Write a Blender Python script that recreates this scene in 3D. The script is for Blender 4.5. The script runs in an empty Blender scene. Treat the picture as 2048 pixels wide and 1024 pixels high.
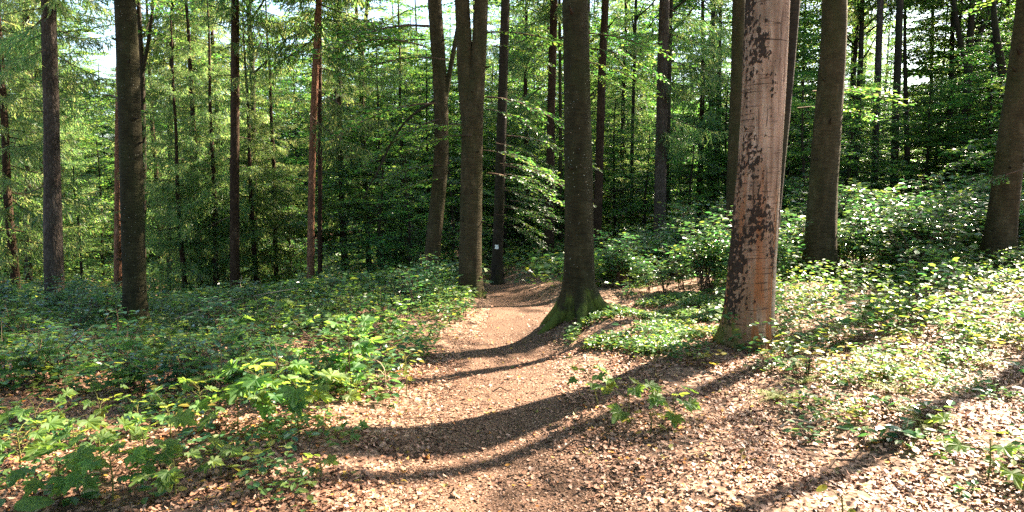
import bpy, math, random
import numpy as np
from mathutils import Vector, noise as mnoise

rng = np.random.default_rng(11)
random.seed(11)
C = bpy.context.scene.collection
SC = bpy.context.scene

# ---------------------------------------------------------------- camera model
W, H, F = 2048.0, 1024.0, 2048.0 * 24 / 36
PITCH = math.atan((512 - 375) / F)
EYE = 1.6
cp, sp = math.cos(PITCH), math.sin(PITCH)


def unproj(px, py, y):
    u, v = (px - W / 2) / F, (H / 2 - py) / F
    t = y / (cp + v * sp)
    return u * t, y, EYE + t * (-sp + v * cp)


# ---------------------------------------------------------------- terrain
PATH_Y = np.array([-12, 0, 3.3, 5.8, 7.7, 10.0, 12.5, 15, 18, 23, 30, 60.0])
PATH_X = np.array([.2, .06, .04, -.10, -.07, .14, .13, -.05, -.5, -1.6, -2.2, -3.0])
PATH_W = np.array([.75, .70, .66, .60, .56, .56, .52, .45, .45, .45, .45, .4])


def smooth_interp(y, X, Y):
    y = np.asarray(y, float)
    return sum(np.interp(y + d, X, Y) for d in (-1.0, -.5, 0, .5, 1.0)) / 5


def path_x(y):
    return smooth_interp(y, PATH_Y, PATH_X)


def path_w(y):
    return smooth_interp(y, PATH_Y, PATH_W)


def hgt(x, y):
    x = np.asarray(x, float); y = np.asarray(y, float)
    s = x / (np.abs(y) + 6.0)
    k = np.interp(s, [-1, -.6, -.32, -.12, 0, .12, .3, .5, .8], [-.05, -.055, -.062, -.034, -.028, -.018, .002, .034, .05])
    yy = np.where(y < 45, y, 45 + (y - 45) * .6)
    yy = np.maximum(yy, 0)
    near = np.clip((y - 2) / 7, 0, 1)
    near = near * near * (3 - 2 * near)
    h = yy * k * (.35 + .65 * near)
    far = np.clip((y - 8.5) / 13, 0, 1)
    h = h - np.interp(s, [-1, -.6, -.3, -.1, 0, .12, .28], [.7, .8, .8, .5, .38, .25, 0]) * far * far * (3 - 2 * far)
    h = h + .05 * np.sin(1.1 * x + .3) * np.sin(.9 * y + 1) + .03 * np.sin(2.7 * x + 1.3 * y) + .016 * np.sin(5.1 * x - 3.3 * y + 2)
    dx = (x - path_x(y)) / (path_w(y) + .25)
    h = h - .09 * np.exp(-dx ** 2) + .03 * np.exp(-((np.abs(dx) - 1.5) / .5) ** 2)
    # swell under the thick mossy trunk
    h = h + .16 * np.exp(-(((x - .95) / .75) ** 2 + ((y - 8.6) / .8) ** 2))
    return h


def ground_at(px, py):
    """ground point seen at a place in the photograph's survey"""
    u, v = (px - W / 2) / F, (H / 2 - py) / F
    dx, dy, dz = u, cp + v * sp, -sp + v * cp
    t = .5
    while t < 200:
        if EYE + dz * t <= float(hgt(dx * t, dy * t)):
            break
        t += .02 + t * .002
    return dx * t, dy * t


# ---------------------------------------------------------------- mesh helpers
def mesh_from(name, parts, mats):
    """parts: list of (V[n,3], F[m,k], material index, smooth)"""
    Vs, LV, LS, LT, MI, SM = [], [], [], [], [], []
    off = 0; ls = 0
    for V, Fc, mi, sm in parts:
        V = np.asarray(V, np.float32).reshape(-1, 3); Fc = np.asarray(Fc, np.int32)
        if len(Fc) == 0:
            continue
        m, k = Fc.shape
        Vs.append(V); LV.append((Fc + off).ravel())
        LS.append(ls + np.arange(m, dtype=np.int32) * k); LT.append(np.full(m, k, np.int32))
        MI.append(np.full(m, mi, np.int32)); SM.append(np.full(m, sm, bool))
        off += len(V); ls += m * k
    V = np.concatenate(Vs); LV = np.concatenate(LV); LS = np.concatenate(LS); LT = np.concatenate(LT)
    me = bpy.data.meshes.new(name)
    me.vertices.add(len(V)); me.vertices.foreach_set('co', V.ravel())
    me.loops.add(len(LV)); me.loops.foreach_set('vertex_index', LV)
    me.polygons.add(len(LS)); me.polygons.foreach_set('loop_start', LS); me.polygons.foreach_set('loop_total', LT)
    me.polygons.foreach_set('material_index', np.concatenate(MI))
    me.polygons.foreach_set('use_smooth', np.concatenate(SM))
    for m in mats:
        me.materials.append(m)
    me.update(calc_edges=True)
    return me


def link(name, me, parent=None, loc=(0, 0, 0), rotz=0.0, scale=1.0):
    o = bpy.data.objects.new(name, me)
    C.objects.link(o)
    if parent is not None:
        o.parent = parent
    o.location = loc; o.rotation_euler = (0, 0, rotz); o.scale = (scale,) * 3
    return o


def tag(o, label, cat, group=None):
    o['label'] = label; o['category'] = cat
    if group:
        o['group'] = group
    return o


def thing(name, label, cat, loc, rotz=0.0, group=None, scale=1.0):
    o = link(name, None, None, loc, rotz, scale)
    return tag(o, label, cat, group)


def norm(a):
    return a / np.maximum(np.linalg.norm(a, axis=-1, keepdims=True), 1e-9)


def place_leaves(tv, tf, pos, axis, nrm, size):
    """template (y along the leaf, z its normal) at every position"""
    axis = norm(axis); side = norm(np.cross(axis, nrm)); nn = np.cross(side, axis)
    size = np.broadcast_to(np.asarray(size, float), (len(pos),))
    V = pos[:, None, :] + size[:, None, None] * (tv[None, :, 0:1] * side[:, None, :] + tv[None, :, 1:2] * axis[:, None, :] + tv[None, :, 2:3] * nn[:, None, :])
    n, k = len(pos), len(tv)
    Fc = (tf[None] + (np.arange(n) * k)[:, None, None]).reshape(-1, tf.shape[1])
    return V.reshape(-1, 3), Fc


def tube(pts, rad, seg=5, cap=True):
    pts = np.asarray(pts, float); n = len(pts)
    tan = norm(np.gradient(pts, axis=0))
    ref = np.array([0, 0, 1.0]) if abs(tan[:, 2]).mean() < .8 else np.array([1.0, 0, 0])
    a = norm(np.cross(tan, ref)); b = np.cross(tan, a)
    th = np.linspace(0, 2 * math.pi, seg, endpoint=False)
    rad = np.broadcast_to(np.asarray(rad, float), (n,))
    V = pts[:, None] + rad[:, None, None] * (np.cos(th)[None, :, None] * a[:, None] + np.sin(th)[None, :, None] * b[:, None])
    i = np.arange(n - 1)[:, None] * seg; j = np.arange(seg)[None]; j2 = (j + 1) % seg
    Fc = np.stack([i + j, i + j2, i + seg + j2, i + seg + j], -1).reshape(-1, 4)
    return V.reshape(-1, 3), Fc


def merge(list_vf):
    Vs, Fs, off = [], [], 0
    for V, Fc in list_vf:
        Vs.append(V); Fs.append(Fc + off); off += len(V)
    return np.concatenate(Vs), np.concatenate(Fs)


# leaf templates ------------------------------------------------
HEX_V = np.array([(0, 0, 0), (.30, .33, .07), (.24, .70, .05), (0, 1, -.05), (-.24, .70, .05), (-.30, .33, .07)])
HEX_F = np.array([(0, 1, 2, 3), (0, 3, 4, 5)])
DIA_V = np.array([(0, 0, 0), (.33, .48, .06), (0, 1, -.03), (-.33, .48, .06)])
DIA_F = np.array([(0, 1, 2, 3)])
BLADE_V = np.array([(-.07, 0, 0), (.07, 0, 0), (.085, .55, .0), (0, 1, 0), (-.085, .55, 0)])
BLADE_F = np.array([(0, 1, 2, 4)]); BLADE_V4 = np.array([(-.07, 0, 0), (.07, 0, 0), (.05, .9, 0), (-.05, .9, 0)]); BLADE_F4 = np.array([(0, 1, 2, 3)])


def maple_template():
    half = [(0, 0), (14, .42), (24, .36), (40, .66), (50, .74), (56, .60), (66, .52), (78, .86), (86, .98), (94, .82), (104, .66), (118, .95), (126, 1.02)]
    # polar outline measured from the leaf base; 180 deg = tip direction mirrored
    out = [(20, .30), (32, .52), (44, .62), (50, .46), (58, .50), (64, .74), (70, .90), (76, .70), (80, .56), (84, .66), (87, .92), (90, 1.08)]
    R = [(math.radians(a), r) for a, r in out]
    pts = [(r * math.cos(a) * 1.0, r * math.sin(a)) for a, r in R]
    pts = [(.05, -.02), (.36, -.12), (.5, .02), (.34, .12), (.52, .22), (.66, .40), (.48, .40), (.34, .40), (.42, .60), (.36, .66), (.20, .64), (.17, .74), (.10, .92), (0, 1.06)]
    left = [(-x, y) for x, y in pts[-2::-1]]
    outl = pts + left
    V = [(0, .18, 0)]
    for x, y in outl:
        V.append((x, y, .22 * abs(x) - .22 * (y - .2) ** 2 - .30 * x * x + (.05 if len(V) % 3 else -.05)))
    n = len(outl)
    Fc = [(0, 1 + i, 1 + (i + 1) % n) for i in range(n)]
    return np.array(V), np.array(Fc)


MAP_V, MAP_F = maple_template()
ROUND_V = np.array([(0, .4, 0)] + [(.40 * math.sin(a) * (1 + .1 * math.cos(a)), .5 - .5 * math.cos(a), .06 * abs(math.sin(a)) - .10 * (.5 - .5 * math.cos(a)) ** 2) for a in np.linspace(0, 2 * math.pi, 16, endpoint=False)])
ROUND_F = np.array([(0, 1 + i, 1 + (i + 1) % 16) for i in range(16)])


# ---------------------------------------------------------------- materials
def new_mat(name):
    m = bpy.data.materials.new(name); m.use_nodes = True
    nt = m.node_tree; nt.nodes.clear()
    out = nt.nodes.new('ShaderNodeOutputMaterial')
    return m, nt, out


def N(nt, t, **kw):
    n = nt.nodes.new('ShaderNode' + t)
    for k, v in kw.items():
        if k in n.inputs:
            n.inputs[k].default_value = v
        else:
            setattr(n, k, v)
    return n


def ramp(nt, fac, stops, interp='LINEAR'):
    r = nt.nodes.new('ShaderNodeValToRGB'); r.color_ramp.interpolation = interp
    e = r.color_ramp.elements
    while len(e) < len(stops):
        e.new(.5)
    for el, (p, c) in zip(e, stops):
        el.position = p; el.color = (*c, 1) if len(c) == 3 else c
    nt.links.new(fac, r.inputs[0])
    return r.outputs[0]


def mixc(nt, fac, a, b, mode='MIX'):
    n = nt.nodes.new('ShaderNodeMix'); n.data_type = 'RGBA'; n.blend_type = mode
    for s, v in ((n.inputs[0], fac), (n.inputs[6], a), (n.inputs[7], b)):
        if isinstance(v, (int, float)):
            s.default_value = v
        elif isinstance(v, tuple):
            s.default_value = (*v, 1)
        else:
            nt.links.new(v, s)
    return n.outputs[2]


def mathn(nt, op, a, b=0.0, c=None, clamp=False):
    n = nt.nodes.new('ShaderNodeMath'); n.operation = op; n.use_clamp = clamp
    for s, v in zip(n.inputs, (a, b, c)):
        if v is None:
            continue
        if isinstance(v, (int, float)):
            s.default_value = v
        else:
            nt.links.new(v, s)
    return n.outputs[0]


def leaf_mat(name, cols, tcols, trans=.4, rough=.42, spec=.45, obj_var=.25, mottle=False):
    m, nt, out = new_mat(name)
    geo = N(nt, 'NewGeometry'); oi = N(nt, 'ObjectInfo')
    r = geo.outputs['Random Per Island']
    n = len(cols)
    c1 = ramp(nt, r, [(i / max(n - 1, 1), c) for i, c in enumerate(cols)])
    c2 = ramp(nt, r, [(i / max(n - 1, 1), c) for i, c in enumerate(tcols)])
    v = mathn(nt, 'MULTIPLY_ADD', oi.outputs['Random'], obj_var, 1 - obj_var / 2)
    hs = []
    if mottle:
        tc = N(nt, 'TexCoord'); no = N(nt, 'TexNoise', Scale=38.0, Detail=4.0); nt.links.new(tc.outputs['Object'], no.inputs['Vector'])
        k = ramp(nt, no.outputs[0], [(.3, (.55, .6, .6)), (.5, (1, 1, 1)), (.7, (1.35, 1.15, .9))])
        c1 = mixc(nt, 1.0, c1, k, 'MULTIPLY'); c2 = mixc(nt, 1.0, c2, k, 'MULTIPLY')
    for c in (c1, c2):
        h = N(nt, 'HueSaturation'); nt.links.new(c, h.inputs['Color']); nt.links.new(v, h.inputs['Value'])
        hh = mathn(nt, 'MULTIPLY_ADD', oi.outputs['Random'], .03, .485); nt.links.new(hh, h.inputs['Hue'])
        hs.append(h.outputs[0])
    p = N(nt, 'BsdfPrincipled'); p.inputs['Roughness'].default_value = rough
    p.inputs['Specular IOR Level'].default_value = spec
    nt.links.new(hs[0], p.inputs['Base Color'])
    t = N(nt, 'BsdfTranslucent'); nt.links.new(hs[1], t.inputs['Color'])
    mx = N(nt, 'MixShader'); mx.inputs[0].default_value = trans
    nt.links.new(p.outputs[0], mx.inputs[1]); nt.links.new(t.outputs[0], mx.inputs[2])
    nt.links.new(mx.outputs[0], out.inputs['Surface'])
    return m


M = {}
M['beech_leaf'] = leaf_mat('beech_leaf', [(.018, .058, .026), (.03, .078, .03), (.055, .11, .028)], [(.09, .30, .045), (.16, .38, .06), (.38, .50, .07)], .42)
M['maple_leaf'] = leaf_mat('maple_leaf', [(.04, .10, .03), (.06, .13, .035), (.09, .15, .03)], [(.15, .34, .04), (.26, .44, .06), (.46, .52, .07)], .5, .6, .3, .3, True)
M['shrub_leaf'] = leaf_mat('shrub_leaf', [(.024, .078, .040), (.038, .10, .045), (.07, .13, .035)], [(.08, .28, .06), (.13, .34, .07), (.36, .46, .06)], .32, .30, .6)
M['yellow_leaf'] = leaf_mat('yellow_leaf', [(.16, .17, .03), (.22, .20, .03), (.10, .15, .03)], [(.5, .48, .06), (.6, .48, .06), (.4, .44, .06)], .42)
M['pale_fern'] = leaf_mat('pale_fern', [(.12, .16, .04), (.18, .19, .06)], [(.4, .45, .1), (.45, .45, .12)], .4, .6, .2)
M['spruce_needle'] = leaf_mat('spruce_needle', [(.02, .058, .03), (.036, .082, .034), (.085, .105, .04)], [(.15, .36, .08), (.28, .46, .10), (.54, .53, .19)], .45, .5, .3, .35)
M['dead_needle'] = leaf_mat('dead_needle', [(.22, .13, .09), (.28, .18, .13)], [(.3, .2, .14), (.35, .22, .16)], .2, .7, .1)
M['cover_leaf'] = leaf_mat('cover_leaf', [(.022, .08, .032), (.04, .105, .035), (.07, .13, .035), (.10, .14, .03)], [(.10, .30, .06), (.16, .38, .07), (.26, .42, .06), (.42, .46, .05)], .36, .4, .4)


def litter_mat(name, stops, trans=.12, rough=.6):
    m, nt, out = new_mat(name)
    geo = N(nt, 'NewGeometry'); r = geo.outputs['Random Per Island']
    c = ramp(nt, r, stops)
    tc = N(nt, 'TexCoord'); no = N(nt, 'TexNoise', Scale=60.0, Detail=2.0); nt.links.new(tc.outputs['Object'], no.inputs['Vector'])
    k = ramp(nt, no.outputs[0], [(.3, (.72, .68, .66)), (.7, (1.12, 1.1, 1.08))])
    c = mixc(nt, 1.0, c, k, 'MULTIPLY')
    p = N(nt, 'BsdfPrincipled'); p.inputs['Roughness'].default_value = rough; p.inputs['Specular IOR Level'].default_value = .35
    nt.links.new(c, p.inputs['Base Color'])
    t = N(nt, 'BsdfTranslucent'); nt.links.new(c, t.inputs['Color'])
    mx = N(nt, 'MixShader'); mx.inputs[0].default_value = trans
    nt.links.new(p.outputs[0], mx.inputs[1]); nt.links.new(t.outputs[0], mx.inputs[2])
    nt.links.new(mx.outputs[0], out.inputs['Surface'])
    return m


M['litter'] = litter_mat('dry_leaf', [(0, (.06, .03, .018)), (.22, (.14, .07, .042)), (.5, (.25, .13, .082)), (.76, (.335, .19, .13)), (.92, (.41, .262, .195)), (.94, (.46, .15, .03)), (.97, (.40, .25, .04)), (1, (.12, .15, .04))], .12, .58)
M['chips'] = litter_mat('path_chips', [(0, (.06, .033, .02)), (.4, (.14, .078, .048)), (.75, (.24, .14, .09)), (1, (.38, .25, .18))], .03, .75)


def ground_mat(name, path=False):
    m, nt, out = new_mat(name)
    tc = N(nt, 'TexCoord'); P = tc.outputs['Object']
    vo = N(nt, 'TexVoronoi', Scale=26.0 if not path else 55.0); nt.links.new(P, vo.inputs['Vector'])
    wob = N(nt, 'TexNoise', Scale=14.0, Detail=3.0); nt.links.new(P, wob.inputs['Vector'])
    big = N(nt, 'TexNoise', Scale=1.3, Detail=4.0); nt.links.new(P, big.inputs['Vector'])
    fine = N(nt, 'TexNoise', Scale=140.0, Detail=4.0); nt.links.new(P, fine.inputs['Vector'])
    sx = N(nt, 'SeparateColor'); nt.links.new(vo.outputs['Color'], sx.inputs[0])
    if path:
        c = ramp(nt, sx.outputs[0], [(0, (.07, .039, .025)), (.5, (.118, .068, .044)), (1, (.19, .116, .077))])
        c = mixc(nt, ramp(nt, fine.outputs[0], [(.35, (0, 0, 0)), (.65, (1, 1, 1))]), c, (.105, .056, .032))
    else:
        c = ramp(nt, sx.outputs[0], [(0, (.085, .05, .033)), (.4, (.18, .105, .066)), (.8, (.30, .19, .13)), (1, (.40, .28, .20))])
        c = mixc(nt, ramp(nt, wob.outputs[0], [(.45, (0, 0, 0)), (.62, (1, 1, 1))]), c, (.075, .045, .03))
    c = mixc(nt, 1.0, c, ramp(nt, big.outputs[0], [(.3, (.78, .76, .74)), (.7, (1.15, 1.12, 1.1))]), 'MULTIPLY')
    p = N(nt, 'BsdfPrincipled'); p.inputs['Roughness'].default_value = .85; p.inputs['Specular IOR Level'].default_value = .2
    nt.links.new(c, p.inputs['Base Color'])
    hsum = mathn(nt, 'ADD', vo.outputs['Distance'], mathn(nt, 'MULTIPLY', fine.outputs[0], .5))
    b = N(nt, 'Bump'); b.inputs['Strength'].default_value = .7; b.inputs['Distance'].default_value = .02
    nt.links.new(hsum, b.inputs['Height']); nt.links.new(b.outputs[0], p.inputs['Normal'])
    nt.links.new(p.outputs[0], out.inputs['Surface'])
    return m


M['ground'] = ground_mat('forest_floor'); M['path'] = ground_mat('trodden_path', True)


def bark_mat(name, cols, kind='beech', moss=.0, moss_h=1.0, spots=0.0, moss_dir=None):
    m, nt, out = new_mat(name)
    tc = N(nt, 'TexCoord'); P = tc.outputs['Object']
    sep = N(nt, 'SeparateXYZ'); nt.links.new(P, sep.inputs[0])

    def tex(t, scale, sx=1, sy=1, sz=1, **kw):
        mp = N(nt, 'Mapping'); mp.inputs['Scale'].default_value = (sx, sy, sz); nt.links.new(P, mp.inputs['Vector'])
        n = N(nt, t, Scale=scale, **kw); nt.links.new(mp.outputs[0], n.inputs['Vector'])
        return n
    if kind == 'beech':
        a = tex('TexNoise', 7.0, 1, 1, .35, Detail=6.0, Roughness=.6)
        b = tex('TexNoise', 16.0, .5, .5, 2.2, Detail=4.0)
        fine = tex('TexNoise', 70.0, 1, 1, 1, Detail=4.0)
        hgt_s = mathn(nt, 'ADD', mathn(nt, 'MULTIPLY', b.outputs[0], .8), mathn(nt, 'MULTIPLY', fine.outputs[0], .5))
        c = ramp(nt, a.outputs[0], [(.3, cols[0]), (.55, cols[1]), (.75, cols[2])])
        c = mixc(nt, 1.0, c, ramp(nt, b.outputs[0], [(.35, (.7, .7, .7)), (.6, (1.1, 1.1, 1.1))]), 'MULTIPLY')
        alg = tex('TexNoise', 2.6, 1, 1, .45, Detail=4.0)
        c = mixc(nt, mathn(nt, 'MULTIPLY', ramp(nt, alg.outputs[0], [(.48, (0, 0, 0)), (.66, (1, 1, 1))]), .55), c, (.028, .032, .011))
        bump_d = .025
    elif kind == 'scaly':
        a = tex('TexVoronoi', 26.0, 1, 1, .38)
        a2 = tex('TexNoise', 5.0, 1, 1, .5, Detail=5.0)
        fine = tex('TexNoise', 60.0, 1, 1, .6, Detail=4.0)
        hgt_s = mathn(nt, 'ADD', a.outputs['Distance'], mathn(nt, 'MULTIPLY', fine.outputs[0], .6))
        c = ramp(nt, a2.outputs[0], [(.3, cols[0]), (.55, cols[1]), (.75, cols[2])])
        c = mixc(nt, 1.0, c, ramp(nt, a.outputs['Distance'], [(.05, (1.25, 1.2, 1.15)), (.5, (.55, .52, .5))]), 'MULTIPLY')
        bump_d = .03
    else:  # bare wood with patches of old bark
        a = tex('TexNoise', 22.0, 1, 1, .08, Detail=6.0)
        at = N(nt, 'Attribute'); at.attribute_name = 'bark'
        patch = tex('TexNoise', 24.0, 1.0, 1.0, .75, Detail=8.0, Roughness=.72)
        vcr = tex('TexNoise', 34.0, 1, 1, .06, Detail=3.0)
        lowf = tex('TexNoise', 3.2, 1.2, 1.2, .7, Detail=3.0)
        speck = tex('TexNoise', 75.0, 1, 1, .35, Detail=3.0)
        streak = tex('TexNoise', 13.0, 1, 1, .05, Detail=3.0)
        ring = tex('TexNoise', 7.0, .5, .5, 8.0, Detail=5.0, Roughness=.6)
        fine = tex('TexNoise', 110.0, 1, 1, .5, Detail=3.0)
        c = ramp(nt, a.outputs[0], [(.3, cols[0]), (.5, cols[1]), (.7, cols[2])])
        c = mixc(nt, 1.0, c, ramp(nt, lowf.outputs[0], [(.35, (.62, .60, .58)), (.6, (1.1, 1.06, 1.04))]), 'MULTIPLY')
        xr = mathn(nt, 'ADD', sep.outputs['X'], mathn(nt, 'MULTIPLY', sep.outputs['Z'], -.07))
        # strip of old olive bark left on one side
        om2 = mathn(nt, 'ADD', xr, mathn(nt, 'MULTIPLY_ADD', lowf.outputs[0], .16, -.08))
        c = mixc(nt, ramp(nt, om2, [(.115, (0, 0, 0)), (.135, (.85, .85, .85))]), c, ramp(nt, patch.outputs[0], [(.3, (.045, .034, .018)), (.7, (.115, .088, .05))]))
        c = mixc(nt, mathn(nt, 'MULTIPLY', mathn(nt, 'MULTIPLY_ADD', sep.outputs['Z'], -.5, 1.05, True), .6), c, (.23, .115, .055))
        om = ramp(nt, streak.outputs[0], [(.54, (0, 0, 0)), (.63, (1, 1, 1))])
        zlow = mathn(nt, 'MULTIPLY_ADD', sep.outputs['Z'], -.36, 1.05, True)
        c = mixc(nt, mathn(nt, 'MULTIPLY', om, mathn(nt, 'MULTIPLY', zlow, .8)), c, (.25, .08, .022))
        pm = mathn(nt, 'ADD', at.outputs['Fac'], mathn(nt, 'ADD', mathn(nt, 'MULTIPLY_ADD', speck.outputs[0], 1.5, -.75), mathn(nt, 'MULTIPLY_ADD', patch.outputs[0], .8, -.4)))
        pmask = ramp(nt, pm, [(.42, (0, 0, 0)), (.56, (1, 1, 1))])
        c = mixc(nt, mathn(nt, 'MULTIPLY', pmask, .93), c, ramp(nt, fine.outputs[0], [(.3, (.008, .007, .006)), (.7, (.03, .022, .017))]))
        rm = mathn(nt, 'MAXIMUM', ramp(nt, ring.outputs[0], [(.59, (0, 0, 0)), (.64, (1, 1, 1))]), mathn(nt, 'MULTIPLY', ramp(nt, vcr.outputs[0], [(.62, (0, 0, 0)), (.66, (1, 1, 1))]), .7))
        c = mixc(nt, mathn(nt, 'MULTIPLY', rm, .85), c, (.03, .02, .015))
        hgt_s = mathn(nt, 'ADD', mathn(nt, 'MULTIPLY', pmask, .9), mathn(nt, 'ADD', mathn(nt, 'MULTIPLY', fine.outputs[0], .35), mathn(nt, 'MULTIPLY', a.outputs[0], .6)))
        bump_d = .03
    if spots:
        so = tex('TexVoronoi', 24.0, 1, 1, .8)
        sn = tex('TexNoise', 3.0, Detail=3.0)
        th = mathn(nt, 'MULTIPLY', mathn(nt, 'SUBTRACT', sn.outputs[0], .33, None, True), spots)
        sm = mathn(nt, 'LESS_THAN', so.outputs['Distance'], th)
        c = mixc(nt, mathn(nt, 'MULTIPLY', sm, .8), c, (.36, .36, .30))
    if moss:
        mn = tex('TexNoise', 6.0, 1, 1, .5, Detail=6.0, Roughness=.65)
        z = mathn(nt, 'DIVIDE', sep.outputs['Z'], moss_h)
        k = mathn(nt, 'SUBTRACT', mathn(nt, 'ADD', mn.outputs[0], moss - .5), z)
        if moss_dir is not None:
            k = mathn(nt, 'ADD', k, mathn(nt, 'MULTIPLY', sep.outputs['X'], moss_dir))
        mk = ramp(nt, k, [(.42, (0, 0, 0)), (.56, (1, 1, 1))])
        c = mixc(nt, mathn(nt, 'MULTIPLY', mk, .85), c, ramp(nt, mn.outputs[0], [(.3, (.03, .045, .012)), (.7, (.10, .12, .02))]))
    p = N(nt, 'BsdfPrincipled'); p.inputs['Roughness'].default_value = .9; p.inputs['Specular IOR Level'].default_value = .1
    nt.links.new(c, p.inputs['Base Color'])
    bn = N(nt, 'Bump'); bn.inputs['Strength'].default_value = .9; bn.inputs['Distance'].default_value = bump_d
    nt.links.new(hgt_s, bn.inputs['Height']); nt.links.new(bn.outputs[0], p.inputs['Normal'])
    nt.links.new(p.outputs[0], out.inputs['Surface'])
    return m


M['bark_mossy'] = bark_mat('bark_mossy', [(.016, .014, .007), (.029, .025, .012), (.048, .042, .022)], 'beech', .6, 1.3, .42)
M['bark_beech'] = bark_mat('bark_beech', [(.03, .023, .012), (.054, .041, .021), (.09, .07, .04)], 'beech', .42, 1.2, .22)
M['bark_grey'] = bark_mat('bark_grey', [(.055, .044, .036), (.088, .072, .06), (.135, .112, .095)], 'scaly', .25, .9)
M['bark_spruce'] = bark_mat('bark_spruce', [(.04, .025, .016), (.066, .042, .027), (.105, .07, .048)], 'scaly', .2, .9)
M['bark_pine'] = bark_mat('bark_pine', [(.15, .075, .045), (.26, .13, .08), (.36, .2, .13)], 'scaly')
M['bark_dark'] = bark_mat('bark_dark', [(.02, .016, .011), (.034, .026, .018), (.055, .042, .03)], 'beech', .3, 1.0)
M['bare_wood'] = bark_mat('bare_wood', [(.16, .10, .066), (.26, .175, .125), (.35, .26, .195)], 'bare', .44, 1.7, 0, -1.1)
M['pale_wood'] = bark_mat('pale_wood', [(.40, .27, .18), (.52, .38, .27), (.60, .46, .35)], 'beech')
M['twig'] = bark_mat('twig', [(.07, .045, .03), (.12, .08, .055), (.2, .14, .10)], 'beech')
M['green_stem'] = bark_mat('green_stem', [(.09, .10, .03), (.13, .13, .04), (.2, .12, .06)], 'beech')
mw, nt, out = new_mat('white_paint')
pw = N(nt, 'BsdfPrincipled'); pw.inputs['Roughness'].default_value = .7
tcn = N(nt, 'TexCoord'); nn = N(nt, 'TexNoise', Scale=60.0, Detail=3.0); nt.links.new(tcn.outputs['Object'], nn.inputs[0])
nt.links.new(ramp(nt, nn.outputs[0], [(.35, (.5, .48, .44)), (.5, (.8, .8, .78))]), pw.inputs['Base Color']); nt.links.new(pw.outputs[0], out.inputs[0])
M['white_paint'] = mw


# ---------------------------------------------------------------- trunks
def trunk_geo(pts, rad, seg=20, step=.15, lump=.05, seed=0, flare=0.0, lobes=5, flare_h=.22, ridge=0.0, lobe_dir=0.0):
    """rings along a curved axis; pts relative to the base"""
    pts = np.asarray(pts, float); rad = np.asarray(rad, float)
    zz = np.arange(pts[0, 2], pts[-1, 2] + step, step) if step > 0 else None
    # finer at the foot
    zz = np.concatenate([np.arange(pts[0, 2], min(1.2, pts[-1, 2]), min(step, .06)), np.arange(min(1.2, pts[-1, 2]), min(6, pts[-1, 2]), step), np.arange(min(6, pts[-1, 2]), pts[-1, 2], .6), [pts[-1, 2]]])
    x = np.zeros_like(zz); y = np.zeros_like(zz); r = np.zeros_like(zz)
    for d in (-.5, -.25, 0, .25, .5):
        x += np.interp(zz + d, pts[:, 2], pts[:, 0]) / 5; y += np.interp(zz + d, pts[:, 2], pts[:, 1]) / 5; r += np.interp(zz + d, pts[:, 2], rad) / 5
    th = np.linspace(0, 2 * math.pi, seg, endpoint=False)
    R = np.empty((len(zz), seg))
    for i, z in enumerate(zz):
        for j, t in enumerate(th):
            n1 = mnoise.noise(Vector((math.cos(t) * 1.1 + seed * 7.3, math.sin(t) * 1.1, z * .55)))
            n2 = mnoise.noise(Vector((math.cos(t) * 3 + seed * 3.1, math.sin(t) * 3, z * 2.2 + 9)))
            R[i, j] = 1 + lump * n1 * 1.3 + lump * .5 * n2
            if seg >= 40 and z < 1.4:
                R[i, j] += .06 * (1 - max(z, 0) / 1.4) * mnoise.noise(Vector((math.cos(t) * 5 + seed, math.sin(t) * 5, z * 6)))
    if ridge:
        R *= 1 + ridge * np.cos(th * lobes + seed)[None]
    if flare:
        fz = np.exp(-np.maximum(zz, 0) / flare_h)[:, None]
        lob = .3 + .95 * np.maximum(0, np.cos((th[None] - lobe_dir) * lobes / 2.0 + .5 * np.sin(th[None] * 2 + seed))) ** 3 + .35 * np.cos(th[None] - lobe_dir)
        R *= 1 + flare * fz * lob
    V = np.stack([x[:, None] + r[:, None] * R * np.cos(th)[None], y[:, None] + r[:, None] * R * np.sin(th)[None], np.repeat(zz[:, None], seg, 1)], -1).reshape(-1, 3)
    n = len(zz)
    i = np.arange(n - 1)[:, None] * seg; j = np.arange(seg)[None]; j2 = (j + 1) % seg
    Fc = np.stack([i + j, i + j2, i + seg + j2, i + seg + j], -1).reshape(-1, 4)
    return V, Fc


# ---------------------------------------------------------------- boughs and crowns
class Leaves:
    def __init__(s):
        s.p, s.a, s.n, s.s = [], [], [], []
        s.tw = []

    def add(s, p, a, n, z):
        s.p.append(p); s.a.append(a); s.n.append(n); s.s.append(z)

    def arrays(s):
        return np.array(s.p), np.array(s.a), np.array(s.n), np.array(s.s)


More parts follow.
